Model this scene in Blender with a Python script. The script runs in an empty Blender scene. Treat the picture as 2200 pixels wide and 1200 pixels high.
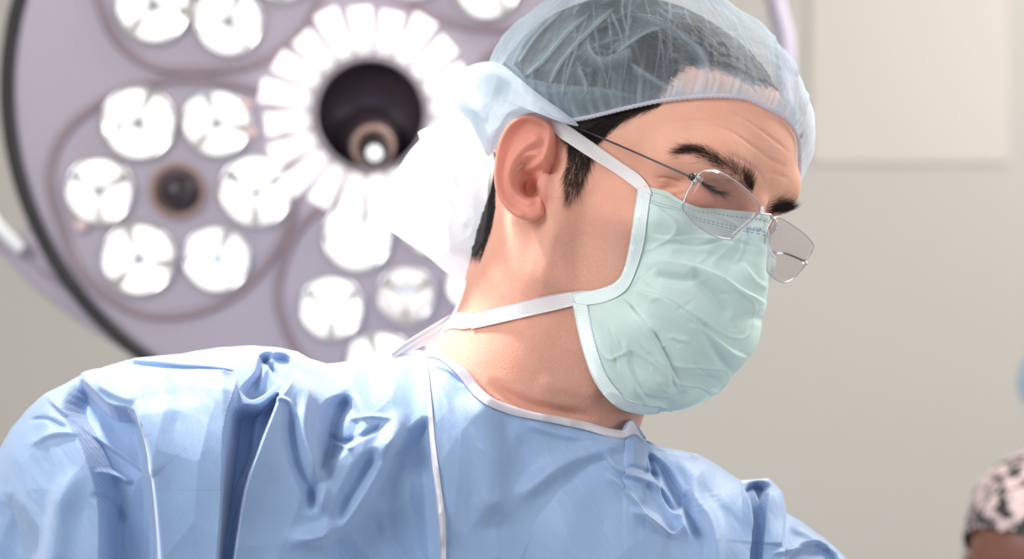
import bpy, math, random
import numpy as np
from mathutils import Vector, Matrix
from mathutils.bvhtree import BVHTree

# ---------------------------------------------------------------- camera, world, lights
CAM = np.array([0.0, -1.45, 1.5])
FPX = 85 / 36 * 2200.0
sc = bpy.context.scene
cam_d = bpy.data.cameras.new('camera'); cam = bpy.data.objects.new('camera', cam_d)
sc.collection.objects.link(cam); sc.camera = cam
cam.location = CAM; cam.rotation_euler = (math.pi / 2, 0, 0)
cam_d.lens = 85; cam_d.sensor_width = 36; cam_d.clip_start = 0.05
cam_d.dof.use_dof = True; cam_d.dof.focus_distance = 1.395; cam_d.dof.aperture_fstop = 6.0
sc.view_settings.view_transform = 'Standard'; sc.view_settings.look = 'None'
sc.view_settings.gamma = 1; sc.view_settings.exposure = 0.2; sc.view_settings.use_curve_mapping = False

sc.cycles.max_bounces = 8; sc.cycles.transparent_max_bounces = 24
world = bpy.data.worlds.new('world'); sc.world = world; world.use_nodes = True
bg = world.node_tree.nodes['Background']
bg.inputs[0].default_value = (0.92, 0.96, 1.0, 1); bg.inputs[1].default_value = 0.48

def area(name, loc, target, size, power, col=(1, 1, 1), size_y=None):
    d = bpy.data.lights.new(name, 'AREA'); d.energy = power; d.color = col
    d.shape = 'RECTANGLE'; d.size = size; d.size_y = size_y or size
    o = bpy.data.objects.new(name, d); sc.collection.objects.link(o)
    o.location = loc
    o.rotation_euler = (Vector(target) - Vector(loc)).to_track_quat('-Z', 'Y').to_euler()
    return o
def spot(name, loc, target, power, rad, ang, col=(1, 1, 1)):
    d = bpy.data.lights.new(name, 'SPOT'); d.energy = power; d.color = col; d.shadow_soft_size = rad; d.spot_size = ang; d.spot_blend = .6
    o = bpy.data.objects.new(name, d); sc.collection.objects.link(o); o.location = loc
    o.rotation_euler = (Vector(target) - Vector(loc)).to_track_quat('-Z', 'Y').to_euler(); return o
# daylight from the window side behind the photographer, a ceiling panel, an added side fill, and the lamps behind
area('window_light', (-1.9, -1.6, 2.7), (0.0, 0, 1.5), 1.0, 40, (1.0, 0.98, 0.96))
area('ceiling_panel_light', (1.3, 0.9, 2.9), (0.1, 0, 1.5), 0.9, 40, (1.0, 0.97, 0.92))
area('side_fill_light', (2.3, -1.2, 1.9), (0.1, 0, 1.5), 1.1, 15, (1.0, 0.98, 1.0))  # unseen fill added to brighten the mask and face from the right
area('wall_wash_light', (2.2, 1.8, 2.9), (1.8, 3.4, 1.2), 0.9, 34, (1.0, 0.96, 0.92))

spot('second_surgical_lamp_beam', (-.75, .42, 2.7), (-.12, .06, 1.44), 190, .09, .30, (1, .98, .97))
# ---------------------------------------------------------------- scene helpers
def link(o): sc.collection.objects.link(o); return o
def empty(name, loc=(0, 0, 0)):
    o = link(bpy.data.objects.new(name, None)); o.location = loc; return o
def tag(o, label=None, cat=None, group=None, kind=None):
    if label: o['label'] = label
    if cat: o['category'] = cat
    if group: o['group'] = group
    if kind: o['kind'] = kind
    return o
def mesh_obj(name, V, F, mat, parent=None, smooth=True, uv=None, mats=None, midx=None):
    V = np.asarray(V, float)
    me = bpy.data.meshes.new(name)
    off = np.array(parent.location) if parent is not None and parent.type == 'EMPTY' else np.zeros(3)
    if parent is not None and parent.type != 'EMPTY' and parent.parent is not None: off = np.array(parent.parent.location)
    V = V - off if parent is not None else V
    if isinstance(F, np.ndarray) and F.ndim == 2:
        n = F.shape[1]
        me.vertices.add(len(V)); me.vertices.foreach_set('co', V.ravel())
        me.loops.add(F.size); me.loops.foreach_set('vertex_index', F.ravel().astype(np.int32))
        me.polygons.add(len(F)); me.polygons.foreach_set('loop_start', np.arange(0, F.size, n, dtype=np.int32))
        me.update(calc_edges=True); me.validate()
    else:
        me.from_pydata([tuple(v) for v in V], [], [tuple(int(i) for i in f) for f in F]); me.update()
    if uv is not None:
        uvl = me.uv_layers.new(name='UVMap'); li = np.empty(len(me.loops), np.int32)
        me.loops.foreach_get('vertex_index', li); uvl.data.foreach_set('uv', np.asarray(uv, float)[li].ravel())
    me.materials.append(mat)
    if mats:
        for m in mats: me.materials.append(m)
        if midx is not None: me.polygons.foreach_set('material_index', np.asarray(midx, np.int32))
    me.polygons.foreach_set('use_smooth', [smooth] * len(me.polygons))
    o = link(bpy.data.objects.new(name, me))
    if parent is not None: o.parent = parent
    return o
def set_attr(o, name, val):
    a = o.data.attributes.new(name, 'FLOAT', 'POINT'); a.data.foreach_set('value', np.asarray(val, np.float32))

# photo pixel + world depth -> point
def W(px, py, y):
    px, py, y = np.broadcast_arrays(np.asarray(px, float), np.asarray(py, float), np.asarray(y, float))
    d = y - CAM[1]
    return np.stack([CAM[0] + (px - 1100) / FPX * d, y, CAM[2] + (600 - py) / FPX * d], -1)
def toPx(P):
    d = P[..., 1] - CAM[1]
    return np.stack([1100 + FPX * (P[..., 0] - CAM[0]) / d, 600 - FPX * (P[..., 2] - CAM[2]) / d], -1)

# ---------------------------------------------------------------- numeric helpers
def resample(P, n):
    P = np.asarray(P, float); s = np.r_[0, np.cumsum(np.linalg.norm(np.diff(P, axis=0), axis=1))]
    t = np.linspace(0, s[-1], n); return np.stack([np.interp(t, s, P[:, k]) for k in range(P.shape[1])], 1)
def catmull(P, n=12, closed=False):
    P = np.asarray(P, float)
    Q = np.vstack([P[-1], P, P[0], P[1]]) if closed else np.vstack([2 * P[0] - P[1], P, 2 * P[-1] - P[-2]])
    out = []
    m = len(P) if closed else len(P) - 1
    for i in range(m):
        a, b, c, d = Q[i], Q[i + 1], Q[i + 2], Q[i + 3]
        for t in np.linspace(0, 1, n, endpoint=False):
            out.append(0.5 * (2 * b + (c - a) * t + (2 * a - 5 * b + 4 * c - d) * t * t + (3 * b - a - 3 * c + d) * t ** 3))
    if not closed: out.append(P[-1])
    return np.array(out)
def poly_dist(p, L):
    """distance of 2D points p to polyline L, the side (sign) and the run 0..1 of the nearest point"""
    best = np.full(len(p), 1e9); side = np.zeros(len(p)); run = np.zeros(len(p))
    seg = np.linalg.norm(np.diff(L, axis=0), axis=1); cum = np.r_[0, np.cumsum(seg)]
    for i in range(len(L) - 1):
        a, b = L[i], L[i + 1]; ab = b - a
        t = np.clip(((p - a) @ ab) / (ab @ ab + 1e-12), 0, 1)
        q = p - (a + t[:, None] * ab); d = np.hypot(q[:, 0], q[:, 1]); m = d < best
        best[m] = d[m]; side[m] = np.sign(ab[0] * q[m, 1] - ab[1] * q[m, 0]); run[m] = (cum[i] + t[m] * seg[i]) / cum[-1]
    return best, side, run
def poly_inside(p, L):
    x, y = p[:, 0], p[:, 1]; c = np.zeros(len(p), bool); n = len(L)
    for i in range(n):
        a, b = L[i], L[(i + 1) % n]
        m = (a[1] > y) != (b[1] > y)
        c ^= m & (x < (b[0] - a[0]) * (y - a[1]) / (b[1] - a[1] + 1e-12) + a[0])
    return c
def sstep(a, b, x):
    t = np.clip((x - a) / (b - a), 0, 1); return t * t * (3 - 2 * t)
_rng = np.random.RandomState(5); _tab = _rng.rand(64, 64, 64).astype(np.float32)
def vnoise(P):
    P = np.asarray(P); i = np.floor(P).astype(int); f = P - i; f = f * f * (3 - 2 * f); i &= 63; j = (i + 1) & 63
    g = lambda a, b, c: _tab[a, b, c]
    x0 = g(i[..., 0], i[..., 1], i[..., 2]) * (1 - f[..., 0]) + g(j[..., 0], i[..., 1], i[..., 2]) * f[..., 0]
    x1 = g(i[..., 0], j[..., 1], i[..., 2]) * (1 - f[..., 0]) + g(j[..., 0], j[..., 1], i[..., 2]) * f[..., 0]
    x2 = g(i[..., 0], i[..., 1], j[..., 2]) * (1 - f[..., 0]) + g(j[..., 0], i[..., 1], j[..., 2]) * f[..., 0]
    x3 = g(i[..., 0], j[..., 1], j[..., 2]) * (1 - f[..., 0]) + g(j[..., 0], j[..., 1], j[..., 2]) * f[..., 0]
    a = x0 * (1 - f[..., 1]) + x1 * f[..., 1]; b = x2 * (1 - f[..., 1]) + x3 * f[..., 1]
    return (a * (1 - f[..., 2]) + b * f[..., 2]) * 2 - 1
def fbm(P, o=3):
    s = 0; a = 1
    for k in range(o): s = s + a * vnoise(P * 2 ** k + 7.3 * k); a *= .5
    return s / 1.75
def ridged(P):   # sharp crease lines where noise crosses zero
    return 1 - np.minimum(np.abs(vnoise(P)) * 3.0, 1)

def surface_nets(fn, lo, hi, h):
    ax = [np.arange(lo[k], hi[k] + h, h) for k in range(3)]
    n = [len(a) for a in ax]; v = np.empty(n, np.float32)
    for i in range(0, n[0], 8):
        g = np.stack(np.meshgrid(ax[0][i:i + 8], ax[1], ax[2], indexing='ij'), -1)
        v[i:i + 8] = fn(g.reshape(-1, 3)).reshape(g.shape[:3])
    s = v < 0; acc = np.zeros([n[0] - 1, n[1] - 1, n[2] - 1, 3], np.float32); cnt = np.zeros([n[0] - 1, n[1] - 1, n[2] - 1], np.float32)
    for d in range(3):
        o = [k for k in range(3) if k != d]
        for da in (0, 1):
            for db in (0, 1):
                sl0 = [None] * 3; sl1 = [None] * 3
                sl0[d] = slice(0, n[d] - 1); sl1[d] = slice(1, n[d])
                for k, dd in zip(o, (da, db)): sl0[k] = slice(dd, n[k] - 1 + dd); sl1[k] = sl0[k]
                a = v[tuple(sl0)]; b = v[tuple(sl1)]; m = (a < 0) != (b < 0)
                t = np.where(m, a / (a - b + 1e-12), 0)
                cnt += m; acc[..., d] += np.where(m, t, 0)
                for k, dd in zip(o, (da, db)): acc[..., k] += m * dd
    act = cnt > 0; idx = -np.ones(act.shape, int); idx[act] = np.arange(act.sum())
    I = np.argwhere(act); V = np.array(lo) + h * (I + acc[act] / cnt[act][:, None])
    Q = []
    for d in range(3):
        o = [k for k in range(3) if k != d]
        sl0 = [slice(1, n[k] - 1) for k in range(3)]; sl1 = list(sl0); sl0[d] = slice(0, n[d] - 1); sl1[d] = slice(1, n[d])
        a = s[tuple(sl0)]; b = s[tuple(sl1)]; e = np.argwhere(a != b); fl = a[a != b]
        base = e.copy(); base[:, o[0]] += 1; base[:, o[1]] += 1
        c = []
        for da, db in ((0, 0), (1, 0), (1, 1), (0, 1)):
            q = base.copy(); q[:, o[0]] -= da; q[:, o[1]] -= db; c.append(idx[q[:, 0], q[:, 1], q[:, 2]])
        q = np.stack(c, 1)
        if d == 1: fl = ~fl
        q[~fl] = q[~fl][:, ::-1]; Q.append(q)
    return V, np.vstack(Q)
def subdivide(V, F):
    E = np.stack([F, np.roll(F, -1, 1)], -1).reshape(-1, 2); Es = np.sort(E, 1)
    u, inv = np.unique(Es, axis=0, return_inverse=True); inv = inv.reshape(F.shape)
    ev = V[u].mean(1); fv = V[F].mean(1); nV = len(V); nE = len(u)
    e = inv + nV; c = (np.arange(len(F)) + nV + nE)[:, None]
    q = np.stack([np.stack([F[:, k], e[:, k], c[:, 0], e[:, (k + 3) % 4]], 1) for k in range(4)], 1).reshape(-1, 4)
    return np.vstack([V, ev, fv]), q
def grad(fn, P, e):
    f0 = fn(P); g = np.stack([fn(P + np.eye(3)[k] * e) - f0 for k in range(3)], 1) / e
    return f0, g
def project(fn, V, e, it=3, clamp=1.0):
    for _ in range(it):
        f0, g = grad(fn, V, e); V = V - np.clip(f0 / np.maximum((g * g).sum(1), .15), -clamp, clamp)[:, None] * g
    return V
def vnormals(V, F):
    n = np.zeros_like(V); a = V[F]; fn = np.cross(a[:, 2] - a[:, 0], a[:, -1] - a[:, 1])
    for k in range(F.shape[1]): np.add.at(n, F[:, k], fn)
    return n / (np.linalg.norm(n, axis=1)[:, None] + 1e-12)
def grid_faces(nu, nv, off=0, closed_u=False):
    i = np.arange(nu if closed_u else nu - 1)[:, None]; j = np.arange(nv - 1)[None]
    a = i * nv + j; b = ((i + 1) % nu) * nv + j
    return (np.stack([a, b, b + 1, a + 1], -1).reshape(-1, 4)) + off
def shell(G, th, mat, name, parent, uv=None):
    """grid of points (nu,nv,3) -> closed thin sheet with real thickness"""
    nu, nv = G.shape[:2]; V = G.reshape(-1, 3); F = grid_faces(nu, nv); N = vnormals(V, F)
    n = len(V); V2 = np.vstack([V + N * th / 2, V - N * th / 2]); F2 = [F, F[:, ::-1] + n]
    b = list(range(nv)) + [i * nv + nv - 1 for i in range(1, nu)] + [(nu - 1) * nv + j for j in range(nv - 2, -1, -1)] + [i * nv for i in range(nu - 2, 0, -1)]
    b = np.array(b); c = np.roll(b, -1); F2.append(np.stack([b, c, c + n, b + n], 1)[:, ::-1])
    if uv is not None: uv = np.vstack([uv.reshape(-1, 2)] * 2)
    return mesh_obj(name, V2, np.vstack(F2), mat, parent, uv=uv)
def tube(P, r, mat, name, parent=None, sides=10, closed=False):
    P = np.asarray(P, float); n = len(P); r = np.broadcast_to(r, n)
    T = np.gradient(P, axis=0)
    if closed: T = np.roll(P, -1, 0) - np.roll(P, 1, 0)
    T /= np.linalg.norm(T, axis=1)[:, None] + 1e-12
    ref = np.array([0.3, 0.1, 1.0]); A = np.cross(T, ref); A /= np.linalg.norm(A, axis=1)[:, None] + 1e-12; B = np.cross(T, A)
    th = np.linspace(0, 2 * math.pi, sides, endpoint=False)
    R = P[:, None] + r[:, None, None] * (np.cos(th)[None, :, None] * A[:, None] + np.sin(th)[None, :, None] * B[:, None])
    V = R.reshape(-1, 3); F = []
    for i in range(n if closed else n - 1):
        for j in range(sides):
            k = (i + 1) % n; F.append((i * sides + j, i * sides + (j + 1) % sides, k * sides + (j + 1) % sides, k * sides + j))
    if not closed: F.append(tuple(range(sides))[::-1]); F.append(tuple((n - 1) * sides + j for j in range(sides)))
    return mesh_obj(name, V, F, mat, parent)
def strands(name, roots, dirs, mat, parent, r=0.00009, seg=4, curl=None):
    """roots (n,3); dirs (n,seg,3) successive steps"""
    n = len(roots); P = np.concatenate([roots[:, None], roots[:, None] + np.cumsum(dirs, 1)], 1); m = P.shape[1]
    T = P[:, 1:] - P[:, :-1]; T = np.concatenate([T, T[:, -1:]], 1); T /= np.linalg.norm(T, axis=2)[..., None] + 1e-12
    A = np.cross(T, np.array([.2, -1, .3])); A /= np.linalg.norm(A, axis=2)[..., None] + 1e-12; B = np.cross(T, A)
    rad = r * np.linspace(1, .25, m)[None, :, None, None]
    th = np.array([0, 2.094, 4.189])[None, None, :, None]
    V = (P[:, :, None] + rad * (np.cos(th) * A[:, :, None] + np.sin(th) * B[:, :, None])).reshape(-1, 3)
    i = np.arange(n)[:, None, None]; j = np.arange(m - 1)[None, :, None]; k = np.arange(3)[None, None]; k2 = (k + 1) % 3
    a = i * m * 3 + j * 3 + k; b = i * m * 3 + j * 3 + k2
    F = np.stack([a, b, b + 3, a + 3], -1).reshape(-1, 4)
    return mesh_obj(name, V, F, mat, parent)

# ---------------------------------------------------------------- materials
def new_mat(name):
    m = bpy.data.materials.new(name); m.use_nodes = True; nt = m.node_tree
    return m, nt, nt.nodes['Principled BSDF']
def nd(nt, t, **k):
    n = nt.nodes.new(t)
    for a, b in k.items(): setattr(n, a, b)
    return n
def mth(nt, op, a, b=None, c=None):
    n = nt.nodes.new('ShaderNodeMath'); n.operation = op
    for i, x in enumerate((a, b, c)):
        if x is None: continue
        if isinstance(x, (int, float)): n.inputs[i].default_value = x
        else: nt.links.new(x, n.inputs[i])
    return n.outputs[0]
def mixc(nt, fac, a, b, mode='MIX'):
    n = nt.nodes.new('ShaderNodeMix'); n.data_type = 'RGBA'; n.blend_type = mode
    for i, x in ((0, fac), (6, a), (7, b)):
        if isinstance(x, (int, float)): n.inputs[i].default_value = x
        elif isinstance(x, tuple): n.inputs[i].default_value = (*x, 1)
        else: nt.links.new(x, n.inputs[i])
    return n.outputs[2]
def noise_tex(nt, scale, detail=3, rough=.5, coord=None):
    n = nd(nt, 'ShaderNodeTexNoise'); n.inputs['Scale'].default_value = scale; n.inputs['Detail'].default_value = detail
    n.inputs['Roughness'].default_value = rough
    if coord is None:
        coord = nd(nt, 'ShaderNodeTexCoord').outputs['Object']
    nt.links.new(coord, n.inputs['Vector']); return n.outputs['Fac']
def bump(nt, bsdf, h, strength, dist=0.001):
    b = nd(nt, 'ShaderNodeBump'); b.inputs['Strength'].default_value = strength; b.inputs['Distance'].default_value = dist
    nt.links.new(h, b.inputs['Height'])
    if bsdf is not None: nt.links.new(b.outputs[0], bsdf.inputs['Normal'])
    return b.outputs[0]
def simple(name, col, rough=.5, metal=0, spec=.5, emit=None, es=0):
    m, nt, b = new_mat(name); b.inputs['Base Color'].default_value = (*col, 1); b.inputs['Roughness'].default_value = rough
    b.inputs['Metallic'].default_value = metal; b.inputs['Specular IOR Level'].default_value = spec
    if emit: b.inputs['Emission Color'].default_value = (*emit, 1); b.inputs['Emission Strength'].default_value = es
    h = noise_tex(nt, 60, 2); r = mth(nt, 'MULTIPLY_ADD', h, .08, max(rough - .04, 0.02)); nt.links.new(r, b.inputs['Roughness'])
    return m
def attr(nt, name):
    a = nd(nt, 'ShaderNodeAttribute'); a.attribute_name = name; return a.outputs['Fac']

def skin_material():
    m, nt, b = new_mat('skin')
    n1 = noise_tex(nt, 60, 6, .7); n2 = noise_tex(nt, 700, 3, .6); n3 = noise_tex(nt, 160, 3)
    c = mixc(nt, n1, (.76, .35, .24), (.87, .51, .39))
    c = mixc(nt, mth(nt, 'MULTIPLY', attr(nt, 'red'), .75), c, (.80, .30, .23))
    c = mixc(nt, mth(nt, 'MULTIPLY', attr(nt, 'canal_shade'), 1.0), c, (.22, .07, .05))
    st = mth(nt, 'MULTIPLY', attr(nt, 'stubble'), mth(nt, 'MULTIPLY_ADD', n2, 1.1, .0))
    c = mixc(nt, st, c, (.30, .22, .20))
    sp = mth(nt, 'GREATER_THAN', noise_tex(nt, 420, 0), .82)
    c = mixc(nt, mth(nt, 'MULTIPLY', sp, .15), c, (.55, .22, .15))
    nt.links.new(c, b.inputs['Base Color'])
    b.inputs['Subsurface Weight'].default_value = .28; b.inputs['Subsurface Radius'].default_value = (1.0, .35, .2)
    b.inputs['Subsurface Scale'].default_value = .006
    b.inputs['Roughness'].default_value = .58; b.inputs['Specular IOR Level'].default_value = .3
    v = nd(nt, 'ShaderNodeTexVoronoi'); v.inputs['Scale'].default_value = 900
    nt.links.new(nd(nt, 'ShaderNodeTexCoord').outputs['Object'], v.inputs['Vector'])
    h = mth(nt, 'ADD', mth(nt, 'MULTIPLY', v.outputs['Distance'], .5), mth(nt, 'MULTIPLY', n3, 1.2))
    bump(nt, b, h, .38, .0006)
    return m
SKIN = skin_material()
def hair_material(name, c0, c1, spec=.5):
    m, nt, b = new_mat(name)
    n = noise_tex(nt, 300, 2); nt.links.new(mixc(nt, n, c0, c1), b.inputs['Base Color'])
    b.inputs['Roughness'].default_value = .58; b.inputs['Specular IOR Level'].default_value = spec * .6
    bump(nt, b, noise_tex(nt, 900, 2), .6, .0006)
    return m
HAIR = hair_material('dark_hair', (.012, .009, .008), (.035, .026, .024))
# ---------------------------------------------------------------- the surgeon's head (mm, ear-canal frame: x forward, y left, z up)
HR = np.array([[0.751, 0.581, 0.314], [-0.619, 0.784, 0.031], [-0.228, -0.218, 0.949]])
_u, _s, _vt = np.linalg.svd(HR); HR = _u @ _vt
HS = 1.03; HT = np.array([0.0647, 0.056, 0.043 + CAM[2]])
def L2W(X): return (np.asarray(X, float) * HS / 1000) @ HR.T + HT
def W2L(P): return ((np.asarray(P, float) - HT) @ HR) * 1000 / HS
def smin(a, b, k):
    h = np.clip(.5 + .5 * (b - a) / k, 0, 1); return b * (1 - h) + a * h - k * h * (1 - h)
def smax(a, b, k): return -smin(-a, -b, k)
def ell(p, c, r):
    q = (p - np.array(c)) / np.array(r); k0 = np.linalg.norm(q, axis=1); k1 = np.linalg.norm(q / np.array(r), axis=1)
    return k0 * (k0 - 1) / (k1 + 1e-9)
def cap_(p, a, b, ra, rb):
    a = np.array(a, float); b = np.array(b, float); ab = b - a; t = np.clip(((p - a) @ ab) / (ab @ ab), 0, 1)
    return np.linalg.norm(p - (a + t[:, None] * ab), axis=1) - (ra + (rb - ra) * t)
# ear, laid out in the plane that faces outwards (u right, v up in mm from the canal, c outwards)
def epx(L): return np.array([[(x - 1150) / 3.6, (400 - y) / 3.6] for x, y in L])
EAR_OUT = catmull(epx([(1196, 312), (1186, 272), (1158, 247), (1122, 246), (1092, 264), (1072, 300), (1063, 345), (1062, 392), (1071, 425), (1090, 452), (1116, 470), (1142, 474), (1162, 464), (1176, 440), (1180, 380)]), 5, True)
EAR_HELIX = catmull(epx([(1160, 352), (1176, 330), (1186, 296), (1174, 266), (1146, 253), (1122, 252), (1096, 270), (1078, 303), (1069, 347), (1068, 390), (1077, 422), (1096, 448), (1118, 463)]), 5)
EAR_ANTI = catmull(epx([(1150, 300), (1124, 318), (1104, 345), (1096, 380), (1104, 408), (1122, 426), (1136, 432)]), 5)
EAR_ANTI2 = catmull(epx([(1152, 330), (1130, 332), (1108, 345)]), 4)
EAR_CRUS = catmull(epx([(1158, 350), (1142, 358), (1128, 362)]), 4)
def ear_height(q):
    d, s, r = poly_dist(q, EAR_HELIX); ho = 4.2 * np.exp(-(d / 2.9) ** 2) * (1 - .35 * sstep(.7, 1, r))
    d, _, r = poly_dist(q, EAR_ANTI); ha = 4.4 * np.exp(-(d / 3.3) ** 2)
    d, _, _ = poly_dist(q, EAR_ANTI2); ha = np.maximum(ha, 2.6 * np.exp(-(d / 2.6) ** 2))
    d, _, _ = poly_dist(q, EAR_CRUS); hc = 2.5 * np.exp(-(d / 2.2) ** 2)
    con = 9.5 * np.exp(-(((q[:, 0] + 5.5) / 8.5) ** 2 + ((q[:, 1] - 2.5) / 11) ** 2) ** 1.5)
    can = 9.0 * np.exp(-(((q[:, 0] + 2.5) / 4.0) ** 2 + ((q[:, 1] + 0.5) / 5.2) ** 2) ** 1.3)
    lobe = 2.5 * np.exp(-(((q[:, 0] + 2) / 7) ** 2 + ((q[:, 1] + 16) / 5) ** 2))
    tr = 6.0 * np.exp(-(((q[:, 0] - 4.2) / 3.0) ** 2 + ((q[:, 1] - 1.5) / 5.0) ** 2))
    return ho + ha + hc + lobe + tr - con - can
E0 = W(1150, 400, 0)  # set to the cheek depth below
EAR_N = np.array([-.10, -.99, .08]); EAR_N /= np.linalg.norm(EAR_N)
EAR_V = np.array([0, 0, 1.0]) - EAR_N * EAR_N[2]; EAR_V /= np.linalg.norm(EAR_V); EAR_U = np.cross(EAR_V, EAR_N); EAR_U *= np.sign(EAR_U[0])
def ear_mesh():
    o = EAR_OUT; c0 = np.array([-3.5, 6.0]); nt_ = 260; nr = 80
    o = resample(np.vstack([o, o[:1]]), nt_ + 1)[:-1]
    r = (np.linspace(0, 1, nr) ** .85)
    q = c0 + r[:, None, None] * (o - c0)[None]; qf = q.reshape(-1, 2)
    h = ear_height(qf).reshape(nr, nt_)
    rr = r[:, None]; h = h - 2.2 * np.clip((rr - .93) / .07, 0, 1) ** 2 * 1.0
    av = np.interp(q[..., 1], [-30, 0, 12, 34], [3.0, 2.5, 3.5, 8]); fr = sstep(0, 6.0, q[..., 0] - av); h = h - 10 * fr
    fl = -.10 * (q[..., 0] + 0) - 1.0   # the ear flares away from the skull towards its back edge
    h = h + fl
    th = 3.2 * np.sqrt(np.clip(1 - rr ** 6, 0, 1)) + .15
    P = lambda c: E0 + (q[..., 0:1] * EAR_U + q[..., 1:2] * EAR_V + c[..., None] * EAR_N) / 1000
    Fr = P(h); Bk = P(h - th - .0); V = np.concatenate([Fr.reshape(-1, 3), Bk.reshape(-1, 3)]); n = nr * nt_
    F = []
    i = np.arange(nr - 1)[:, None]; j = np.arange(nt_)[None]; k = (j + 1) % nt_
    f = np.stack([i * nt_ + j + 0 * k, (i + 1) * nt_ + j + 0 * k, (i + 1) * nt_ + k, i * nt_ + k], -1).reshape(-1, 4)
    j = np.arange(nt_); k = (j + 1) % nt_; a = (nr - 1) * nt_
    F = np.vstack([f, f[:, ::-1] + n, np.stack([a + j, a + j + n, a + k + n, a + k], 1)])
    return V, F
NECK_TOP = np.array([-28., 0, -8.])
NB0 = W2L(W(1125, 850, 0.060)[None])[0]; NB1 = W2L(W(1085, 960, 0.070)[None])[0]
NFR = W2L(W(1235, 880, 0.055)[None])[0]; SHO = W2L(W(1060, 1130, 0.09)[None])[0]
def head_sdf(p, ear=True):
    x, y, z = p[:, 0], p[:, 1], p[:, 2]; ay = np.abs(y); s = np.stack([x, ay, z], 1)
    d = ell(p, (-10, 0, 50), (88, 74, 76))
    d = smin(d, ell(p, (40, 0, 52), (60, 60, 52)), 22)
    d = smin(d, ell(p, (42, 0, -18), (50, 57, 60)), 18)
    d = smin(d, ell(s, (56, 47, -7), (30, 20, 15)), 14)
    d = smin(d, ell(p, (44, 0, -58), (42, 47, 38)), 16)
    d = smin(d, cap_(s, (6, 58, -5), (8, 50, -48), 15, 12), 16)
    d = smin(d, cap_(s, (8, 50, -48), (70, 17, -86), 11, 11), 11)
    d = smin(d, ell(p, (76, 0, -86), (17, 20, 14)), 12)
    d = smin(d, ell(p, (74, 0, -56), (22, 28, 26)), 12)
    d = smin(d, cap_(s, (80, 7, 37), (80, 34, 41), 12.5, 11), 14)
    d = smin(d, cap_(s, (82, 34, 41), (66, 52, 32), 11, 9), 14)
    d = smax(d, -ell(s, (98, 32, 17), (14.5, 18.5, 11.5)), 8)
    d = smin(d, ell(s, (73.5, 33, 16), (14.5, 14.5, 11.5)), 5)
    d = smax(d, -cap_(s, (89, 22, 11.5), (83, 40, 12.2), .4, .4), 1.6)
    d = smin(d, cap_(p, (94, 0, 24), (101, 0, -10), 6.5, 8.5), 8)
    d = smin(d, ell(p, (100, 0, -14), (10, 9, 9)), 5)
    d = smin(d, ell(s, (98, 11, -20), (11, 7, 7)), 7)
    d = smin(d, ell(p, (91, 0, -46), (9, 22, 4.5)), 4); d = smin(d, ell(p, (90, 0, -55), (9, 19, 5)), 4)
    d = smax(d, -cap_(s, (98, 0, -50.5), (87, 24, -51), 1, .6), 1.5)
    # neck
    n = cap_(p, NECK_TOP, NB0, 54, 54)
    n = smin(n, cap_(p, NB0, NB1, 52, 66), 20)
    n = smin(n, cap_(p, (36, 0, -58), NFR, 30, 36), 30)
    n = smin(n, cap_(p, NB1, SHO, 66, 80), 30)
    d = smin(d, n, 14)
    # sterno-mastoid
    d = smin(d, cap_(p, (-16, -60, -22), W2L(W(1290, 930, .03)[None])[0], 9, 8), 16)
    if ear:
        q = (L2W(p) - E0) * 1000; u = q @ EAR_U; v = q @ EAR_V; c = q @ EAR_N
        pit = (np.sqrt(((u + 5.5) / 7.5) ** 2 + ((v - 2) / 10.5) ** 2 + ((c + 3) / 14) ** 2) - 1) * 7.0
        d = smax(d, -pit, 1.0)
        tr = (np.sqrt(((u - 5.5) / 5.0) ** 2 + ((v - 0) / 8.5) ** 2 + ((c + 3.5) / 5.0) ** 2) - 1) * 4.5
        d = smin(d, tr, 4)
        bk = (np.sqrt(((u + 13) / 9) ** 2 + ((v - 8) / 20) ** 2 + ((c + 9) / 9.0) ** 2) - 1) * 8
        d = smin(d, smax(bk, -pit, 1), 3)
    return d

def build_head_mesh(fn, h, levels, lo=(-112, -110, -240), hi=(130, 90, 136)):
    V, F = surface_nets(fn, lo, hi, h)
    V = project(fn, V, .3, 2, h)
    for _ in range(levels): V, F = subdivide(V, F); V = project(fn, V, .2, 3, .8)
    return V, F
# where the ear root meets the cheek: march the pixel ray of the ear canal
def march(px, py, fn):
    o = CAM; d = (W(px, py, 0) - CAM); d /= np.linalg.norm(d); t = 1.2
    for _ in range(80):
        v = fn(W2L((o + d * t)[None]))[0] * HS / 1000; t += v * .8
        if abs(v) < 1e-5: break
    return o + d * t
_q = march(1175, 400, lambda p: head_sdf(p, False)); E0 = W(1150, 400, _q[1] - .004)
EARLY_NF = dict()
V_, F_ = build_head_mesh(head_sdf, 3.0 if globals().get('QUICK') else 2.2, 1)
HEADW = L2W(V_); HEADF = F_; NHEAD = len(HEADW)

# ---- sculpting strokes: lines followed on the surface, pushed in or out
def stroke(Vw, N, L, A, w, taper=.25, side=None, w2=None, n=8, front=True):
    px = toPx(Vw); L = catmull(np.array(L, float), n) if len(L) > 2 else np.array(L, float)
    lo = L.min(0) - 4 * max(w, w2 or 0); hi = L.max(0) + 4 * max(w, w2 or 0)
    m = (px > lo).all(1) & (px < hi).all(1)
    if front: m &= N[:, 1] < 0.1
    if not m.any(): return Vw
    d, s, r = poly_dist(px[m], L)
    if side is None: g = np.exp(-(d / w) ** 2)
    else: g = np.where(s == side, np.exp(-(d / w)), np.exp(-(d / (w2 or 3)) ** 2))
    tp = sstep(0, taper, r) * sstep(0, taper, 1 - r) if taper > 0 else 1
    Vw = Vw.copy(); Vw[m] += N[m] * (A * g * tp / 1000)[:, None]; return Vw
N_ = vnormals(HEADW, HEADF)
if np.median(((HEADW - HEADW.mean(0)) * N_).sum(1)) < 0: HEADF = HEADF[:, ::-1].copy(); N_ = -N_
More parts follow.
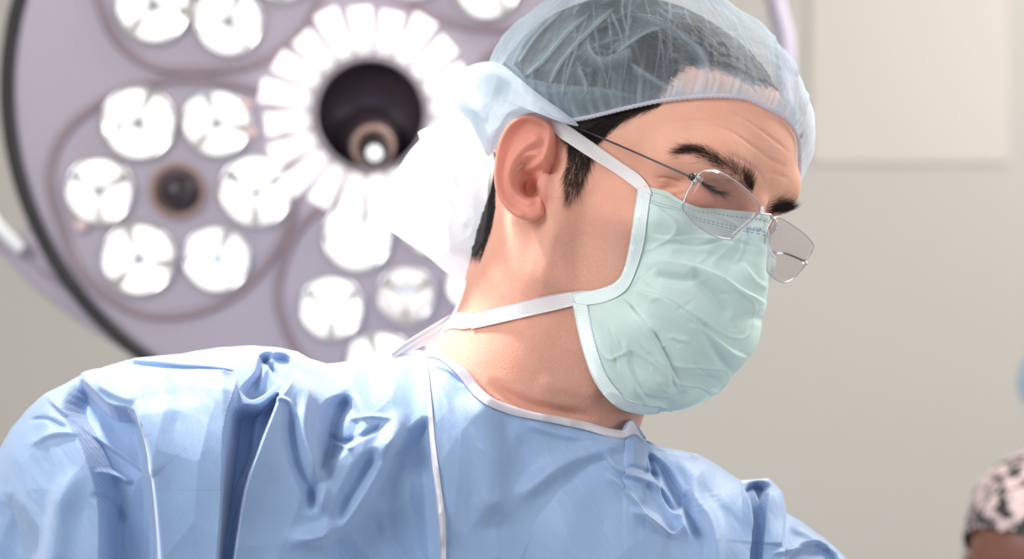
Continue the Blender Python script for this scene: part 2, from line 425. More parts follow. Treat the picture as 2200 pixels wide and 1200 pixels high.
for L, A, w in [
    ([(1500, 262), (1560, 275), (1620, 315), (1660, 345), (1702, 365)], -.9, 3.0),
    ([(1545, 232), (1600, 255), (1650, 290), (1705, 335)], -.8, 3.0),
    ([(1430, 262), (1500, 258), (1550, 268)], -.4, 3.0),
    ([(1480, 325), (1560, 330), (1610, 352), (1640, 378)], -.5, 4.0),
    ([(1640, 378), (1662, 372), (1700, 388)], -.5, 3.0),
    ([(1600, 345), (1632, 372), (1646, 400)], -.6, 3.0),
    ([(1470, 395), (1440, 385), (1405, 382)], -1.0, 3.5), ([(1470, 402), (1430, 404), (1395, 412)], -1.2, 3.5),
    ([(1478, 412), (1450, 420), (1420, 432)], -1.0, 3.5),
    ([(1160, 700), (1230, 760), (1290, 800)], -.5, 4.0), ([(1140, 825), (1230, 832), (1300, 862)], 2.0, 20),
    ([(1040, 815), (1140, 868), (1290, 900)], -5.0, 12), ([(1196, 470), (1185, 520), (1160, 640)], 1.0, 12),
    ([(1170, 345), (1176, 352), (1190, 345)], -.6, 2.5),
]: HEADW = stroke(HEADW, N_, L, A, w)
N_ = vnormals(HEADW, HEADF)
HEAD_BVH = BVHTree.FromPolygons([Vector(v) for v in HEADW], [tuple(int(i) for i in f) for f in HEADF])
def hit(px, py, off=0.0, bvh=None):
    d = W(px, py, 0) - CAM; d /= np.linalg.norm(d)
    l, n, i, t = (bvh or HEAD_BVH).ray_cast(Vector(CAM), Vector(d))
    if l is None: return None
    n = np.array(n); n = n if n @ d < 0 else -n
    return np.array(l) + n * off
def lift(L, off=0.001, bvh=None):
    """pixels of a line that lies on the body -> points; gaps are bridged in depth"""
    P = [hit(x, y, off, bvh) for x, y in L]; ok = [i for i, p in enumerate(P) if p is not None]
    if not ok: return W([a[0] for a in L], [a[1] for a in L], 0.03)
    dep = np.interp(range(len(L)), ok, [P[i][1] for i in ok])
    return np.array([P[i] if P[i] is not None else W(L[i][0], L[i][1], dep[i]) for i in range(len(L))])

EV, EF = ear_mesh()
_t = vnormals(EV, EF); _c = len(EV) // 4
if np.median(_t[:5000] @ EAR_N) < 0: EF = EF[:, ::-1]
ALLV = np.vstack([HEADW, EV]); ALLF = np.vstack([HEADF, EF + NHEAD])
EAR_BVH = BVHTree.FromPolygons([Vector(v) for v in EV], [tuple(int(i) for i in f) for f in EF])
surgeon = empty('person', tuple(W(1100, 1200, .07)))
tag(surgeon, 'surgeon in blue gown, translucent cap, mint mask and glasses, looking down to the side', 'person')
body = mesh_obj('body', ALLV, ALLF, SKIN, surgeon)
lp = W2L(ALLV); pp = toPx(ALLV); NA = np.vstack([N_, _t]); nf = sstep(.3, -.2, NA[:, 1])
q3 = (ALLV - E0) * 1000; eu, ev, ec = q3 @ EAR_U, q3 @ EAR_V, q3 @ EAR_N
inear = (np.abs(eu + 4) < 24) & (np.abs(ev - 6) < 38) & (ec > -12)
d_out = poly_dist(np.stack([eu, ev], 1), EAR_OUT)[0]; ins = poly_inside(np.stack([eu, ev], 1), EAR_OUT) & inear
red = np.where(ins, .9, .0) + .25 * sstep(-30, -60, lp[:, 2]) * nf + .25 * np.exp(-(((pp[:, 0] - 1290) / 90) ** 2 + ((pp[:, 1] - 480) / 90) ** 2)) + .3 * np.exp(-(((lp[:, 0] - 85) / 25) ** 2 + ((lp[:, 2] - 10) / 14) ** 2))
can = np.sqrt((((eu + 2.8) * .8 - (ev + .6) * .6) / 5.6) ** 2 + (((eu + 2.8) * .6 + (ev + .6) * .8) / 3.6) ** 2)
canal_shade = inear * sstep(1.5, .5, can) * .9  # shade inside the ear canal, put into the skin colour
con = np.sqrt(((eu + 8) / 8) ** 2 + ((ev - 6) / 8) ** 2); red = red + inear * .5 * sstep(1.3, .3, con)
stub = sstep(30, -10, lp[:, 2]) * sstep(2, 22, lp[:, 0]) * sstep(-150, -120, lp[:, 2]) * (lp[:, 2] < 60) * (~ins)
stub = np.maximum(stub * .42 * sstep(25, -40, lp[:, 2]), .62 * sstep(-40, -60, lp[:, 2]) * sstep(-84, -66, lp[:, 2]) * sstep(0, 25, lp[:, 0]))
set_attr(body, 'red', np.clip(red, 0, 1)); set_attr(body, 'canal_shade', np.clip(canal_shade, 0, 1)); set_attr(body, 'stubble', np.clip(stub, 0, 1))
# ---------------------------------------------------------------- hair
rnd = np.random.RandomState(11)
HAIRPOLY = np.array([(1760, 205), (1712, 198), (1668, 186), (1625, 178), (1560, 145), (1480, 135), (1440, 175), (1405, 222), (1330, 250), (1290, 268),
    (1262, 292), (1240, 300), (1215, 292), (1195, 268), (1165, 240), (1120, 225), (1080, 262), (1064, 330), (1060, 420), (1056, 470), (1046, 520), (1030, 552), (1000, 560),
    (850, 560), (850, -400), (1760, -400)], float)
def mirrored_px(Vw):
    l = W2L(Vw).copy(); l[:, 1] = -np.abs(l[:, 1]); return toPx(L2W(l))
px_ = mirrored_px(HEADW)
ins_ = poly_inside(px_, HAIRPOLY) & (W2L(HEADW)[:, 2] > -75)
dd_ = poly_dist(px_, HAIRPOLY[:24])[0]; dd_ = np.where(ins_, dd_, -dd_)
edge_n = fbm(HEADW * 260, 2) * 16
thick = np.where(dd_ > -6, -0.0003 + .0042 * sstep(-4, 60, dd_ + edge_n), -.001)
fi = (dd_[HEADF] > -2).all(1); hf = HEADF[fi]; used_ = np.unique(hf); mp = -np.ones(len(HEADW), int); mp[used_] = np.arange(len(used_))
Nn = vnormals(HEADW, HEADF)
L_ = W2L(HEADW); thick = np.where(dd_ > 8, np.maximum(thick, .0007), thick)
groove = fbm(np.stack([L_[:, 0] * .05, L_[:, 1] * .9, L_[:, 2] * .35], 1), 3) * .0007 * sstep(10, 60, dd_)
HV = (HEADW + Nn * (thick + groove)[:, None])[used_]; hair_top = mesh_obj('scalp_hair', HV, mp[hf], HAIR, surgeon)
HAIR_BVH = BVHTree.FromPolygons([Vector(v) for v in HV], [tuple(int(i) for i in f) for f in mp[hf]])

def px_strands(name, n, sampler, dirf, length, lift_=.25, r=8e-5, seg=4, off=0, bvh=None, mat=HAIR, snap=None):
    R, D = [], []
    while len(R) < n:
        x, y = sampler(); h = hit(x, y, off, bvh)
        if h is None: continue
        d0 = np.array(dirf(x, y), float); d0 /= np.linalg.norm(d0) + 1e-9
        d = CAM - h; d /= np.linalg.norm(d)
        l, nn, i, t = (bvh or HEAD_BVH).find_nearest(Vector(h)); nn = np.array(nn)
        if nn @ d < 0: nn = -nn
        g = np.array([d0[0], 0, -d0[1]]); g -= nn * (g @ nn); g /= np.linalg.norm(g) + 1e-9
        le = length(x, y) * rnd.uniform(.6, 1.2); jit = rnd.normal(0, .13, 3); jit -= nn * (jit @ nn)
        steps = [(g + jit + nn * (lift_ * (1 - 1.3 * k / seg))) * le / seg for k in range(seg)]
        if snap:
            p = h.copy(); st_ = []
            for k in range(seg):
                q = p + np.array(steps[k]); l2, n2, _, _ = (bvh or HEAD_BVH).find_nearest(Vector(q)); n2 = np.array(n2); n2 = n2 if n2 @ nn > 0 else -n2
                q = np.array(l2) + n2 * (snap * (.3 + k / seg)); st_.append(q - p); p = q
            steps = st_
        R.append(h - nn * .0002); D.append(steps)
    return strands(name, np.array(R), np.array(D), mat, surgeon, r=r)
# thin hair that falls across the receding temple, under the cap
TH_ = np.array([(1405, 222), (1440, 140), (1490, 100), (1560, 110), (1640, 160), (1720, 180), (1712, 270), (1640, 215), (1560, 200), (1490, 202), (1440, 215)], float)
HLN = resample(HAIRPOLY[:8], 200)
def inp(P):
    lo, hi = P.min(0), P.max(0)
    def f():
        while True:
            p = lo + rnd.rand(2) * (hi - lo)
            if poly_inside(p[None], P)[0]: return p
    return f
px_strands('temple_hair', 1400, lambda: HLN[rnd.randint(len(HLN))] + rnd.normal(0, 7, 2), lambda x, y: (-.75 + rnd.normal(0, .25), -.55 + rnd.normal(0, .25)), lambda x, y: .009, .10, 1.0e-4, seg=6, snap=.0009)
# near eyebrow
BROW = catmull([(1452, 330), (1480, 322), (1510, 326), (1545, 345), (1580, 368), (1606, 392), (1614, 410)], 8)
def brow_s():
    t = rnd.beta(1.5, 1.25); i = min(int(t * (len(BROW) - 1)), len(BROW) - 2); p = BROW[i] + (BROW[i + 1] - BROW[i]) * rnd.rand()
    w = np.interp(t, [0, .2, .5, .8, 1], [5, 9, 12, 15, 9]); return p + rnd.normal(0, 1, 2) * [w * .35, w * .62]
def brow_d(x, y):
    t = np.clip((x - 1450) / 165, 0, 1); a = math.radians(np.interp(t, [0, .4, .8, 1], [178, 200, 222, 262]) + rnd.normal(0, 9)); return (math.cos(a), math.sin(a))
b1 = px_strands('eyebrow', 1150, brow_s, brow_d, lambda x, y: .0082, .30, 6.3e-5)
FB = catmull([(1652, 458), (1668, 446), (1684, 446), (1692, 458)], 8)
def fb_s():
    p = FB[rnd.randint(len(FB))]; return p + rnd.normal(0, 1, 2) * [6, 7]
b2 = px_strands('eyebrow', 900, fb_s, lambda x, y: (math.cos(a := rnd.normal(-.6, .35)), math.sin(a)), lambda x, y: .0075, .35, 7.5e-5)
# sideburn
SB = np.array([(1222, 300), (1275, 322), (1262, 365), (1246, 405), (1228, 432), (1214, 425), (1214, 380), (1220, 345)], float)
def poly_sampler(P, fade=None):
    lo, hi = P.min(0), P.max(0)
    def f():
        while True:
            p = lo + rnd.rand(2) * (hi - lo)
            if poly_inside(p[None], P)[0] and (fade is None or rnd.rand() < fade(*p)): return p
    return f
sb = px_strands('sideburn', 1300, poly_sampler(SB, lambda x, y: np.interp(y, [300, 380, 432], [1, .8, .3])),
    lambda x, y: (rnd.normal(-.12, .16) + (x - 1235) * .006, 1), lambda x, y: .0085, .26, 7.5e-5)
# hair at the temple, combed back under the cap
TP = np.array([(1225, 290), (1250, 262), (1300, 238), (1360, 222), (1425, 212), (1428, 224), (1385, 238), (1345, 256), (1322, 276), (1300, 300), (1270, 320), (1240, 318)], float)
tp = px_strands('temple_hair', 3600, poly_sampler(TP, lambda x, y: np.interp(x, [1225, 1330, 1430], [1, .9, .5])),
    lambda x, y: (-.9 + rnd.normal(0, .15), .25 + rnd.normal(0, .22)), lambda x, y: .010, .14, 8e-5)
# clipped hair behind the ear and down the nape
NP = np.array([(1012, 330), (1066, 320), (1066, 440), (1058, 480), (1046, 520), (1034, 552), (1016, 552), (1008, 450)], float)
np_ = px_strands('nape_hair', 4200, poly_sampler(NP, lambda x, y: np.interp(y, [330, 470, 552], [1, .9, .15])),
    lambda x, y: (rnd.normal(.1, .12), 1), lambda x, y: .006, .16, 7.5e-5)
# lashes of the lowered eye
LS = catmull([(1500, 388), (1515, 400), (1530, 408), (1548, 412)], 10)
ls = px_strands('eyelash', 200, lambda: LS[rnd.randint(len(LS))] + rnd.normal(0, .8, 2), lambda x, y: (1, .35 + rnd.normal(0, .15)), lambda x, y: .008, .9, 9e-5)
# ---------------------------------------------------------------- surgical cap
def cloth_mat(name, col, alpha=.5, face=.4, trans=.45, attrn=None, bs=.25, fine=1400, rough=.7):
    m, nt, b = new_mat(name); out = nt.nodes['Material Output']
    b.inputs['Roughness'].default_value = rough; b.inputs['Specular IOR Level'].default_value = .25
    n = noise_tex(nt, 90, 4, .6); n2 = noise_tex(nt, fine, 2, .7)
    c = mixc(nt, n, tuple(x * .93 for x in col), tuple(min(1, x * 1.05) for x in col))
    nt.links.new(c, b.inputs['Base Color'])
    nrm = bump(nt, b, mth(nt, 'ADD', n2, mth(nt, 'MULTIPLY', noise_tex(nt, 160, 4, .65), 2.0)), bs, .0006)
    tl = nd(nt, 'ShaderNodeBsdfTranslucent'); nt.links.new(c, tl.inputs[0]); nt.links.new(nrm, tl.inputs['Normal'])
    mx = nd(nt, 'ShaderNodeMixShader'); mx.inputs[0].default_value = trans
    nt.links.new(b.outputs[0], mx.inputs[1]); nt.links.new(tl.outputs[0], mx.inputs[2]); res = mx.outputs[0]
    if alpha < 1:
        lw = nd(nt, 'ShaderNodeLayerWeight'); lw.inputs['Blend'].default_value = .35
        f = mth(nt, 'MULTIPLY_ADD', mth(nt, 'POWER', lw.outputs['Facing'], 1.35), face, alpha)
        if attrn: f = mth(nt, 'MULTIPLY_ADD', attr(nt, attrn), .75, f)
        f = mth(nt, 'ADD', f, mth(nt, 'MULTIPLY_ADD', n2, .22, -.11)); f.node.use_clamp = True
        tr = nd(nt, 'ShaderNodeBsdfTransparent'); tr.inputs[0].default_value = (1, 1, 1, 1)
        m2 = nd(nt, 'ShaderNodeMixShader'); nt.links.new(f, m2.inputs[0]); nt.links.new(tr.outputs[0], m2.inputs[1]); nt.links.new(res, m2.inputs[2]); res = m2.outputs[0]
    nt.links.new(res, out.inputs['Surface']); return m
CAPM = cloth_mat('cap_fabric', (.62, .77, .88), .03, .62, .35, 'fold')
CAPT = cloth_mat('cap_tail_fabric', (.80, .89, .97), .62, .3, .5, 'fold')
BANDM = cloth_mat('elastic_fabric', (.84, .80, .86), 1.0)
CC = np.array([0, 0, 45.0]); AXZ = np.array([-.22, 0, 1.0]); AXZ /= np.linalg.norm(AXZ); AXX = np.array([AXZ[2], 0, -AXZ[0]])
rimpx = [(1700, 284), (1690, 262), (1665, 238), (1635, 222), (1600, 213), (1560, 208), (1520, 208), (1480, 211), (1440, 215), (1400, 221), (1350, 234), (1300, 246), (1245, 262), (1195, 262), (1150, 238), (1110, 236), (1072, 285), (1045, 335)]
ra = []
for x, y in rimpx:
    h = hit(x, y)
    if h is None: continue
    l = W2L(h[None])[0] - CC; ph = abs(math.atan2(-l[1], l @ AXX)); ra.append((ph, math.acos(l @ AXZ / np.linalg.norm(l))))
ra.sort(); ra = np.array(ra)
RP = np.r_[0, ra[:, 0], math.pi]; RT = np.r_[ra[0, 1], ra[:, 1], ra[-1, 1] + .12]
def rim_theta(phi):
    a = np.abs((phi + math.pi) % (2 * math.pi) - math.pi); t = np.interp(a, RP, RT)
    b = (phi + math.pi) % (2 * math.pi) - math.pi
    return t + .40 * sstep(-.05, .9, b) * sstep(2.2, 1.2, b)
NPH, NTH = (540, 120) if globals().get('QUICK') else (900, 230)
phi = np.linspace(-math.pi, math.pi, NPH, endpoint=False)
rt_ = rim_theta(phi); k_ = np.hanning(65); k_ /= k_.sum()
rt_ = np.convolve(np.r_[rt_[-32:], rt_, rt_[:32]], k_, 'valid')
tt = np.linspace(0, 1, NTH); TH = rt_[:, None] * (1 - tt[None] ** 1.15 * .995)
PH = np.broadcast_to(phi[:, None], TH.shape)
D = np.sin(TH)[..., None] * (np.cos(PH)[..., None] * AXX + np.sin(PH)[..., None] * np.array([0, 1.0, 0])) + np.cos(TH)[..., None] * AXZ
Cw = L2W(CC[None])[0]; Dw = D @ HR.T
def radius_out(Dw):
    R = np.empty(len(Dw)); c = Vector(Cw)
    for i, d in enumerate(Dw):
        dv = Vector(d); r = 0
        for b in (HEAD_BVH, HAIR_BVH):
            l, n, ix, t = b.ray_cast(c, dv)
            if l is not None: r = max(r, t)
        R[i] = r
    return R
# sample the skull coarsely, then smooth
sp, st = 180, 60
Ds = Dw[:: NPH // sp][:, np.linspace(0, NTH - 1, st).astype(int)]
Rs = radius_out(Ds.reshape(-1, 3)).reshape(Ds.shape[:2])
for _ in range(3): Rs = (Rs * 2 + np.roll(Rs, 1, 0) + np.roll(Rs, -1, 0)) / 4
ip = np.arange(NPH) / NPH * Rs.shape[0]; i0 = np.floor(ip).astype(int) % Rs.shape[0]; i1 = (i0 + 1) % Rs.shape[0]; fp = (ip - np.floor(ip))[:, None]
jt = np.linspace(0, st - 1, NTH); j0 = np.floor(jt).astype(int); j1 = np.minimum(j0 + 1, st - 1); ft = (jt - j0)[None]
R = (Rs[i0][:, j0] * (1 - fp) + Rs[i1][:, j0] * fp) * (1 - ft) + (Rs[i0][:, j1] * (1 - fp) + Rs[i1][:, j1] * fp) * ft
S = (rt_[:, None] - TH) * .095 * 1000           # mm from the rim
front = .5 + .5 * np.cos(PH)
puff = 5.5 + 7.5 * front ** 1.2 + 5.0 * np.exp(-((np.abs(PH) - 1.3) / .7) ** 2)
puff = puff * (1 - .45 * sstep(70, 130, S))
off = 1.0 + puff * (1 - np.exp(-S / 9.0))
X3 = D * 95
g1 = np.abs(vnoise(np.stack([np.cos(PH) * 26, np.sin(PH) * 26, S * .012], -1))) ; gather = (g1 * 2.6 - .8) * np.exp(-S / 16) * sstep(0, 4, S)
g2 = vnoise(np.stack([np.cos(PH) * 60, np.sin(PH) * 60, S * .03 + 9], -1)) * .5 * np.exp(-S / 9)
rd = ridged(np.stack([np.cos(PH) * 5.0 + .012 * S, np.sin(PH) * 5.0 + .02 * S, S * .014 + 3], -1)) ** 3
def crumple(P, n, seed, box):
    r = np.random.RandomState(seed); C = (r.rand(n, 3) * 2 - 1) * np.array(box); f1 = np.full(P.shape[:-1], 1e9); f2 = f1.copy()
    for c in C:
        d = np.linalg.norm(P - c, axis=-1); m = d < f1; f2 = np.where(m, f1, np.minimum(f2, d)); f1 = np.where(m, d, f1)
    return f1, f2
Xw = X3 + 4 * np.stack([fbm(X3 * .03, 2), fbm(X3 * .03 + 5, 2), fbm(X3 * .03 + 9, 2)], -1)
f1, f2 = crumple(Xw * np.array([.7, 1, .55]), 110, 8, (66, 90, 52))
cr = f1 / 18.0; edge = np.exp(-(f2 - f1) / 1.0)
f1b, f2b = crumple(Xw + 1, 330, 9, (92, 92, 92)); edgeb = np.exp(-(f2b - f1b) / .8)
rd2 = cr * .8
soft = fbm(X3 * .045 + 11, 3)
small = f1b / 14.0
off = off + gather + g2 + 0 + rd2 * 3.4 * sstep(10, 40, S) + soft * 2.4 * sstep(6, 40, S) + small * 1.8 * sstep(8, 30, S) - 2.2 * sstep(10, 40, S)
G = Cw + Dw * (R + off / 1000)[..., None]
foldA = np.clip(edge * .25 * sstep(12, 40, S) + edgeb * .18 * sstep(8, 30, S) + .12 * np.clip(soft, 0, 1) + .45 * np.exp(-S / 5) + .24 * np.exp(-S / 26) + .3 * np.clip(g1 * 2 - .4, 0, 1) * np.exp(-S / 20), 0, 1)
CV = G.reshape(-1, 3); CF = grid_faces(NPH, NTH, closed_u=True)
CN = vnormals(CV, CF)
if np.median(((CV - CV.mean(0)) * CN).sum(1)) < 0: CF = CF[:, ::-1]; CN = -CN
fold = foldA.reshape(-1).copy()
CAPCRE = [  # long creases seen on the near side
    ([(1570, 28), (1590, 90), (1618, 150), (1636, 205)], 1.8, 3), ([(1590, 108), (1598, 150), (1625, 205)], 1.1, 3),
    ([(1340, 30), (1420, 45), (1500, 100), (1530, 165), (1548, 195)], 1.6, 3), ([(1345, 130), (1400, 165), (1450, 195), (1475, 210)], 1.7, 4),
    ([(1280, 20), (1220, 70), (1170, 130), (1120, 170)], 1.6, 4), ([(1330, 10), (1275, 60), (1210, 130), (1175, 195)], 1.6, 4),
    ([(1262, 70), (1272, 110), (1300, 125), (1360, 100)], 1.1, 3), ([(1240, 130), (1262, 190), (1240, 215)], 1.0, 3),
    ([(1440, 60), (1390, 70), (1320, 118)], 1.0, 3), ([(1700, 100), (1712, 170), (1705, 235)], 1.6, 3), ([(1660, 60), (1672, 130), (1684, 225)], 1.6, 3),
    ([(1640, 70), (1650, 130), (1658, 215)], 1.1, 3), ([(1728, 130), (1735, 200), (1722, 270)], 1.4, 4), ([(1120, 185), (1180, 195), (1280, 190), (1400, 215)], 1.0, 5),
    ([(1075, 130), (1110, 150), (1150, 200), (1200, 235)], 1.6, 5), ([(1180, 40), (1130, 90), (1098, 150)], 1.4, 4), ([(1215, 20), (1160, 70), (1110, 140)], 1.2, 3)]
rc = np.random.RandomState(77)
for k in range(30):   # finer creases that fan out from the crown to the gathered edge
    x1 = rc.uniform(1180, 1735); y1 = np.interp(x1, [1180, 1300, 1480, 1640, 1735], [240, 235, 205, 215, 290]) - rc.uniform(0, 25)
    x0 = 1380 + (x1 - 1420) * .45 + rc.normal(0, 50); y0 = -60; a, b = sorted(rc.uniform(0, 1, 2)); b = max(b, a + .25) if rc.rand() < .6 else 1
    P = lambda t: (x0 + (x1 - x0) * t + rc.normal(0, 7), y0 + (y1 - y0) * t + rc.normal(0, 4)); CAPCRE.append(([P(a), P((a + b) / 2), P(b)], rc.uniform(.3, .9), rc.uniform(2.0, 3.4)))
for k in range(9):   # short cross crumples
    x, y = rc.uniform(1120, 1700), rc.uniform(10, 190); a = rc.uniform(0, math.pi); l = rc.uniform(20, 60)
    CAPCRE.append(([(x, y), (x + l / 2 * math.cos(a) + rc.normal(0, 2), y + l / 2 * math.sin(a)), (x + l * math.cos(a), y + l * math.sin(a))], rc.choice([-.6, .6]), 2.2))
for L, A, w in CAPCRE:
    A *= .75; w *= .8
    CV = stroke(CV, CN, L, A, w, taper=.2)
    d, s, r = poly_dist(toPx(CV), catmull(np.array(L, float), 8)); m = CN[:, 1] < .1; big = A > .7
    if big: fold[m] = np.maximum(fold[m], (.50 * np.exp(-d[m] / 20) * (s[m] > 0) * sstep(0, .25, r[m]) * sstep(0, .1, 1 - r[m])))
    fold[m] = np.maximum(fold[m], (.30 + .25 * min(abs(A), 1.4)) * np.exp(-(d[m] / (w * 1.0)) ** 2) * (sstep(0, .2, r) * sstep(0, .2, 1 - r))[m])
dbl = np.array([(1105, 160), (1190, 176), (1290, 186), (1395, 220), (1300, 250), (1240, 268), (1170, 235)], float)   # doubled cloth above the ear
pc = toPx(CV); dm = poly_inside(pc, dbl) & (CN[:, 1] < .1); dd2 = poly_dist(pc[dm], np.vstack([dbl, dbl[:1]]))[0]; fold[dm] = np.maximum(fold[dm], .42 * sstep(0, 5, dd2))
gat = np.array([(1400, 228), (1440, 165), (1500, 125), (1580, 140), (1660, 180), (1725, 210), (1725, 300), (1690, 270), (1640, 228), (1560, 214), (1480, 216)], float)   # denser gathers above the brow
dm = poly_inside(pc, gat) & (CN[:, 1] < .2); dd2 = poly_dist(pc[dm], np.vstack([gat, gat[:1]]))[0]; fold[dm] += .30 * sstep(0, 22, dd2)
cap = mesh_obj('surgical_cap', CV, CF, CAPM, surgeon); set_attr(cap, 'fold', fold)
cap['label'] = 'sheer blue bouffant cap'
rim3 = Cw + Dw[:, 0] * (R[:, 0] + .0022)[:, None]
wob = np.sin(np.arange(NPH) * 1.4) * .00025
rim3 = rim3 + (HR @ AXZ)[None] * wob[:, None]
tube(rim3, .0013, BANDM, 'elastic_band', cap, 8, closed=True)
# little knot of thread where the band is joined
kp = hit(1708, 296, .003); kp = kp if kp is not None else W(1712, 296, .0)
tube(np.array([kp, kp + [.0015, -.001, .002], kp + [.003, -.001, .0045]]), [.0016, .001, .0003], BANDM, 'thread_knot', cap, 6)

def pillow(name, outline, c0, y0, tf, tb, mat, parent, foldf=None, nr=60, nt_=240, p=.55, ydep=None):
    o = catmull(np.array(outline, float), 8, True); o = resample(np.vstack([o, o[:1]]), nt_ + 1)[:-1]; c0 = np.array(c0, float)
    r = np.linspace(0, 1, nr) ** .8; q = c0 + r[:, None, None] * (o - c0)[None]; prof = np.clip(1 - r ** 2.4, 0, 1)[:, None] ** p
    base = y0 if ydep is None else ydep(q)
    f = foldf(q) if foldf else 0
    yF = base - tf * prof - f * sstep(0, .35, 1 - r)[:, None]; yB = base + tb * prof
    V = np.concatenate([W(q[..., 0], q[..., 1], yF).reshape(-1, 3), W(q[..., 0], q[..., 1], yB + .0004).reshape(-1, 3)]); n = nr * nt_
    i = np.arange(nr - 1)[:, None]; j = np.arange(nt_)[None]; k = (j + 1) % nt_
    Fc = np.stack([i * nt_ + j + 0 * k, (i + 1) * nt_ + j + 0 * k, (i + 1) * nt_ + k, i * nt_ + k], -1).reshape(-1, 4)
    j = np.arange(nt_); k = (j + 1) % nt_; a = (nr - 1) * nt_
    F = np.vstack([Fc, Fc[:, ::-1] + n, np.stack([a + j, a + j + n, a + k + n, a + k], 1)])
    ob = mesh_obj(name, V, F, mat, parent); return ob, np.concatenate([q.reshape(-1, 2)] * 2)
def tailfold(q):
    z = np.zeros(q.shape[:2]); P3 = np.stack([q[..., 0] * .012, q[..., 1] * .012, z], -1)
    f1, f2 = crumple(np.stack([q[..., 0] * .7 + q[..., 1] * .7, (q[..., 1] - q[..., 0]) * .45, z], -1) - np.array([900, -250, 0]), 60, 4, (420, 260, 1))
    return fbm(P3, 3) * .005 + f1 * .00030 + crumple(np.stack([q[..., 0], q[..., 1] * .6, z], -1) - np.array([950, 200, 0]), 150, 6, (160, 230, 1))[0] * .00022
CAP_BVH = BVHTree.FromPolygons([Vector(v) for v in CV], [tuple(int(i) for i in f) for f in CF])
dk = [hit(x, y, 0, CAP_BVH) for x, y in ((1120, 180), (1160, 215), (1200, 240), (1230, 255))]; dk = [a[1] if a is not None else .03 for a in dk]
t1dep = lambda q: np.interp(q[..., 0], [975, 1050, 1120, 1160, 1200, 1230], [.07, .058, dk[0] - .006, dk[1] - .005, dk[2] - .004, dk[3] - .002])
T1 = [(1243, 270), (1215, 243), (1180, 218), (1145, 192), (1110, 163), (1078, 138), (1048, 132), (1012, 140), (985, 156), (974, 180), (978, 215), (988, 240), (1010, 262), (1030, 300), (1050, 335), (1075, 300), (1100, 260), (1130, 244), (1165, 244), (1205, 262)]
tl1, q1 = pillow('cap_tail', T1, (1070, 210), .062, .012, .012, CAPT, cap, lambda q: tailfold(q) * .8, ydep=t1dep)
set_attr(tl1, 'fold', ridged(np.stack([q1[:, 0] * .016, q1[:, 1] * .011, q1[:, 0] * 0], -1)) ** 2 * .8)
T2 = [(1062, 322), (1040, 296), (1012, 262), (985, 236), (958, 256), (930, 268), (898, 284), (905, 296), (880, 325), (860, 355), (838, 385), (828, 430), (824, 482), (848, 502), (880, 525), (920, 552), (955, 582), (985, 602), (1020, 604), (1040, 540), (1046, 450), (1050, 380)]
CAPW = cloth_mat('cap_back_lit_fabric', (.92, .95, .98), 1.0, 0, .5)  # cap cloth whitened: the lamp's blown-out light is put into its colour
tl2, q2 = pillow('cap_tail', T2, (945, 430), .085, .02, .03, CAPW, cap, tailfold)
set_attr(tl2, 'fold', np.full(len(q2), .6))
# ---------------------------------------------------------------- face mask
def pY(px, py, Y):
    d = W(px, py, 0) - CAM; l0 = W2L(CAM[None])[0]; l1 = W2L((CAM + d)[None])[0]; t = (Y - l0[1]) / (l1[1] - l0[1]); return CAM + d * t
rows = [
    [(1386, 410, None), (1425, 420, None), (1466, 430, -47), (1556, 449, -27), (1645, 460, 0)],
    [(1376, 465, None), (1412, 478, None), (1452, 492, -52), (1542, 520, -31), (1618, 545, 0)],
    [(1360, 535, None), (1388, 545, None), (1418, 565, -57), (1520, 600, -34), (1612, 640, 0)],
    [(1333, 603, None), (1368, 635, None), (1408, 668, -55), (1500, 705, -34), (1588, 742, 0)],
    [(1290, 630, None), (1325, 700, -59), (1362, 745, -50), (1450, 790, -31), (1538, 798, 0)],
    [(1252, 642, None), (1290, 752, -54), (1332, 812, -45), (1415, 850, -26), (1484, 840, 0)],
    [(1236, 652, None), (1262, 765, -50), (1300, 846, -42), (1348, 880, -24), (1405, 882, 0)],
]
CP = []
for r in rows:
    a = []
    for k, (x, y, Y) in enumerate(r):
        if Y is None:
            h = hit(x, y, .003 if k == 0 else .005); a.append(h if h is not None else pY(x, y, -60))
        else: a.append(pY(x, y, Y))
    L = W2L(np.array(a)); far = L[:-1][::-1].copy(); mid = L[-1].copy(); far[:, 1] *= -1; far[:, 0] -= 3; far[:, 2] += [0, 0, 0, 0, 3, 6, 9][len(CP)]
    CP.append(L2W(np.vstack([L, far])))
CP = np.array(CP)                                 # (7 rows, 9 cols)
def cat2(CP, nr, nc):
    A = np.array([resample_c(CP[:, j], nr) for j in range(CP.shape[1])])       # cols x nr
    return np.array([resample_c(A[:, i], nc) for i in range(nr)])              # nr x nc
def resample_c(P, n):
    Q = catmull(P, 24); t = np.linspace(0, len(Q) - 1, n); i = np.minimum(t.astype(int), len(Q) - 2); f = (t - i)[:, None]; return Q[i] * (1 - f) + Q[i + 1] * f
MR, MC = 210, 420
MG = cat2(CP, MR, MC)
def collide(v, lim):
    f0, g = grad(head_sdf, W2L(v), 5.0); g /= np.linalg.norm(g, axis=1)[:, None] + 1e-9
    return v + (g @ HR.T) * (np.clip(lim - f0, 0, 12) * HS / 1000)[:, None]
for it, lim in ((40, 3.5), (40, 3.0), (30, 1.5)):
    MG = collide(MG.reshape(-1, 3), lim).reshape(MG.shape)
    for _ in range(it):
        p_ = np.pad(MG, ((1, 1), (1, 1), (0, 0)), 'edge'); q_ = (p_[:-2, 1:-1] + p_[2:, 1:-1] + p_[1:-1, :-2] + p_[1:-1, 2:]) / 4
        q_[0], q_[-1], q_[:, 0], q_[:, -1] = MG[0], MG[-1], MG[:, 0], MG[:, -1]; q_[0, 1:-1] = (MG[0, :-2] + MG[0, 2:]) * .25 + MG[0, 1:-1] * .5; q_[0, 0] = MG[0, 0]; q_[0, -1] = MG[0, -1]; MG = q_
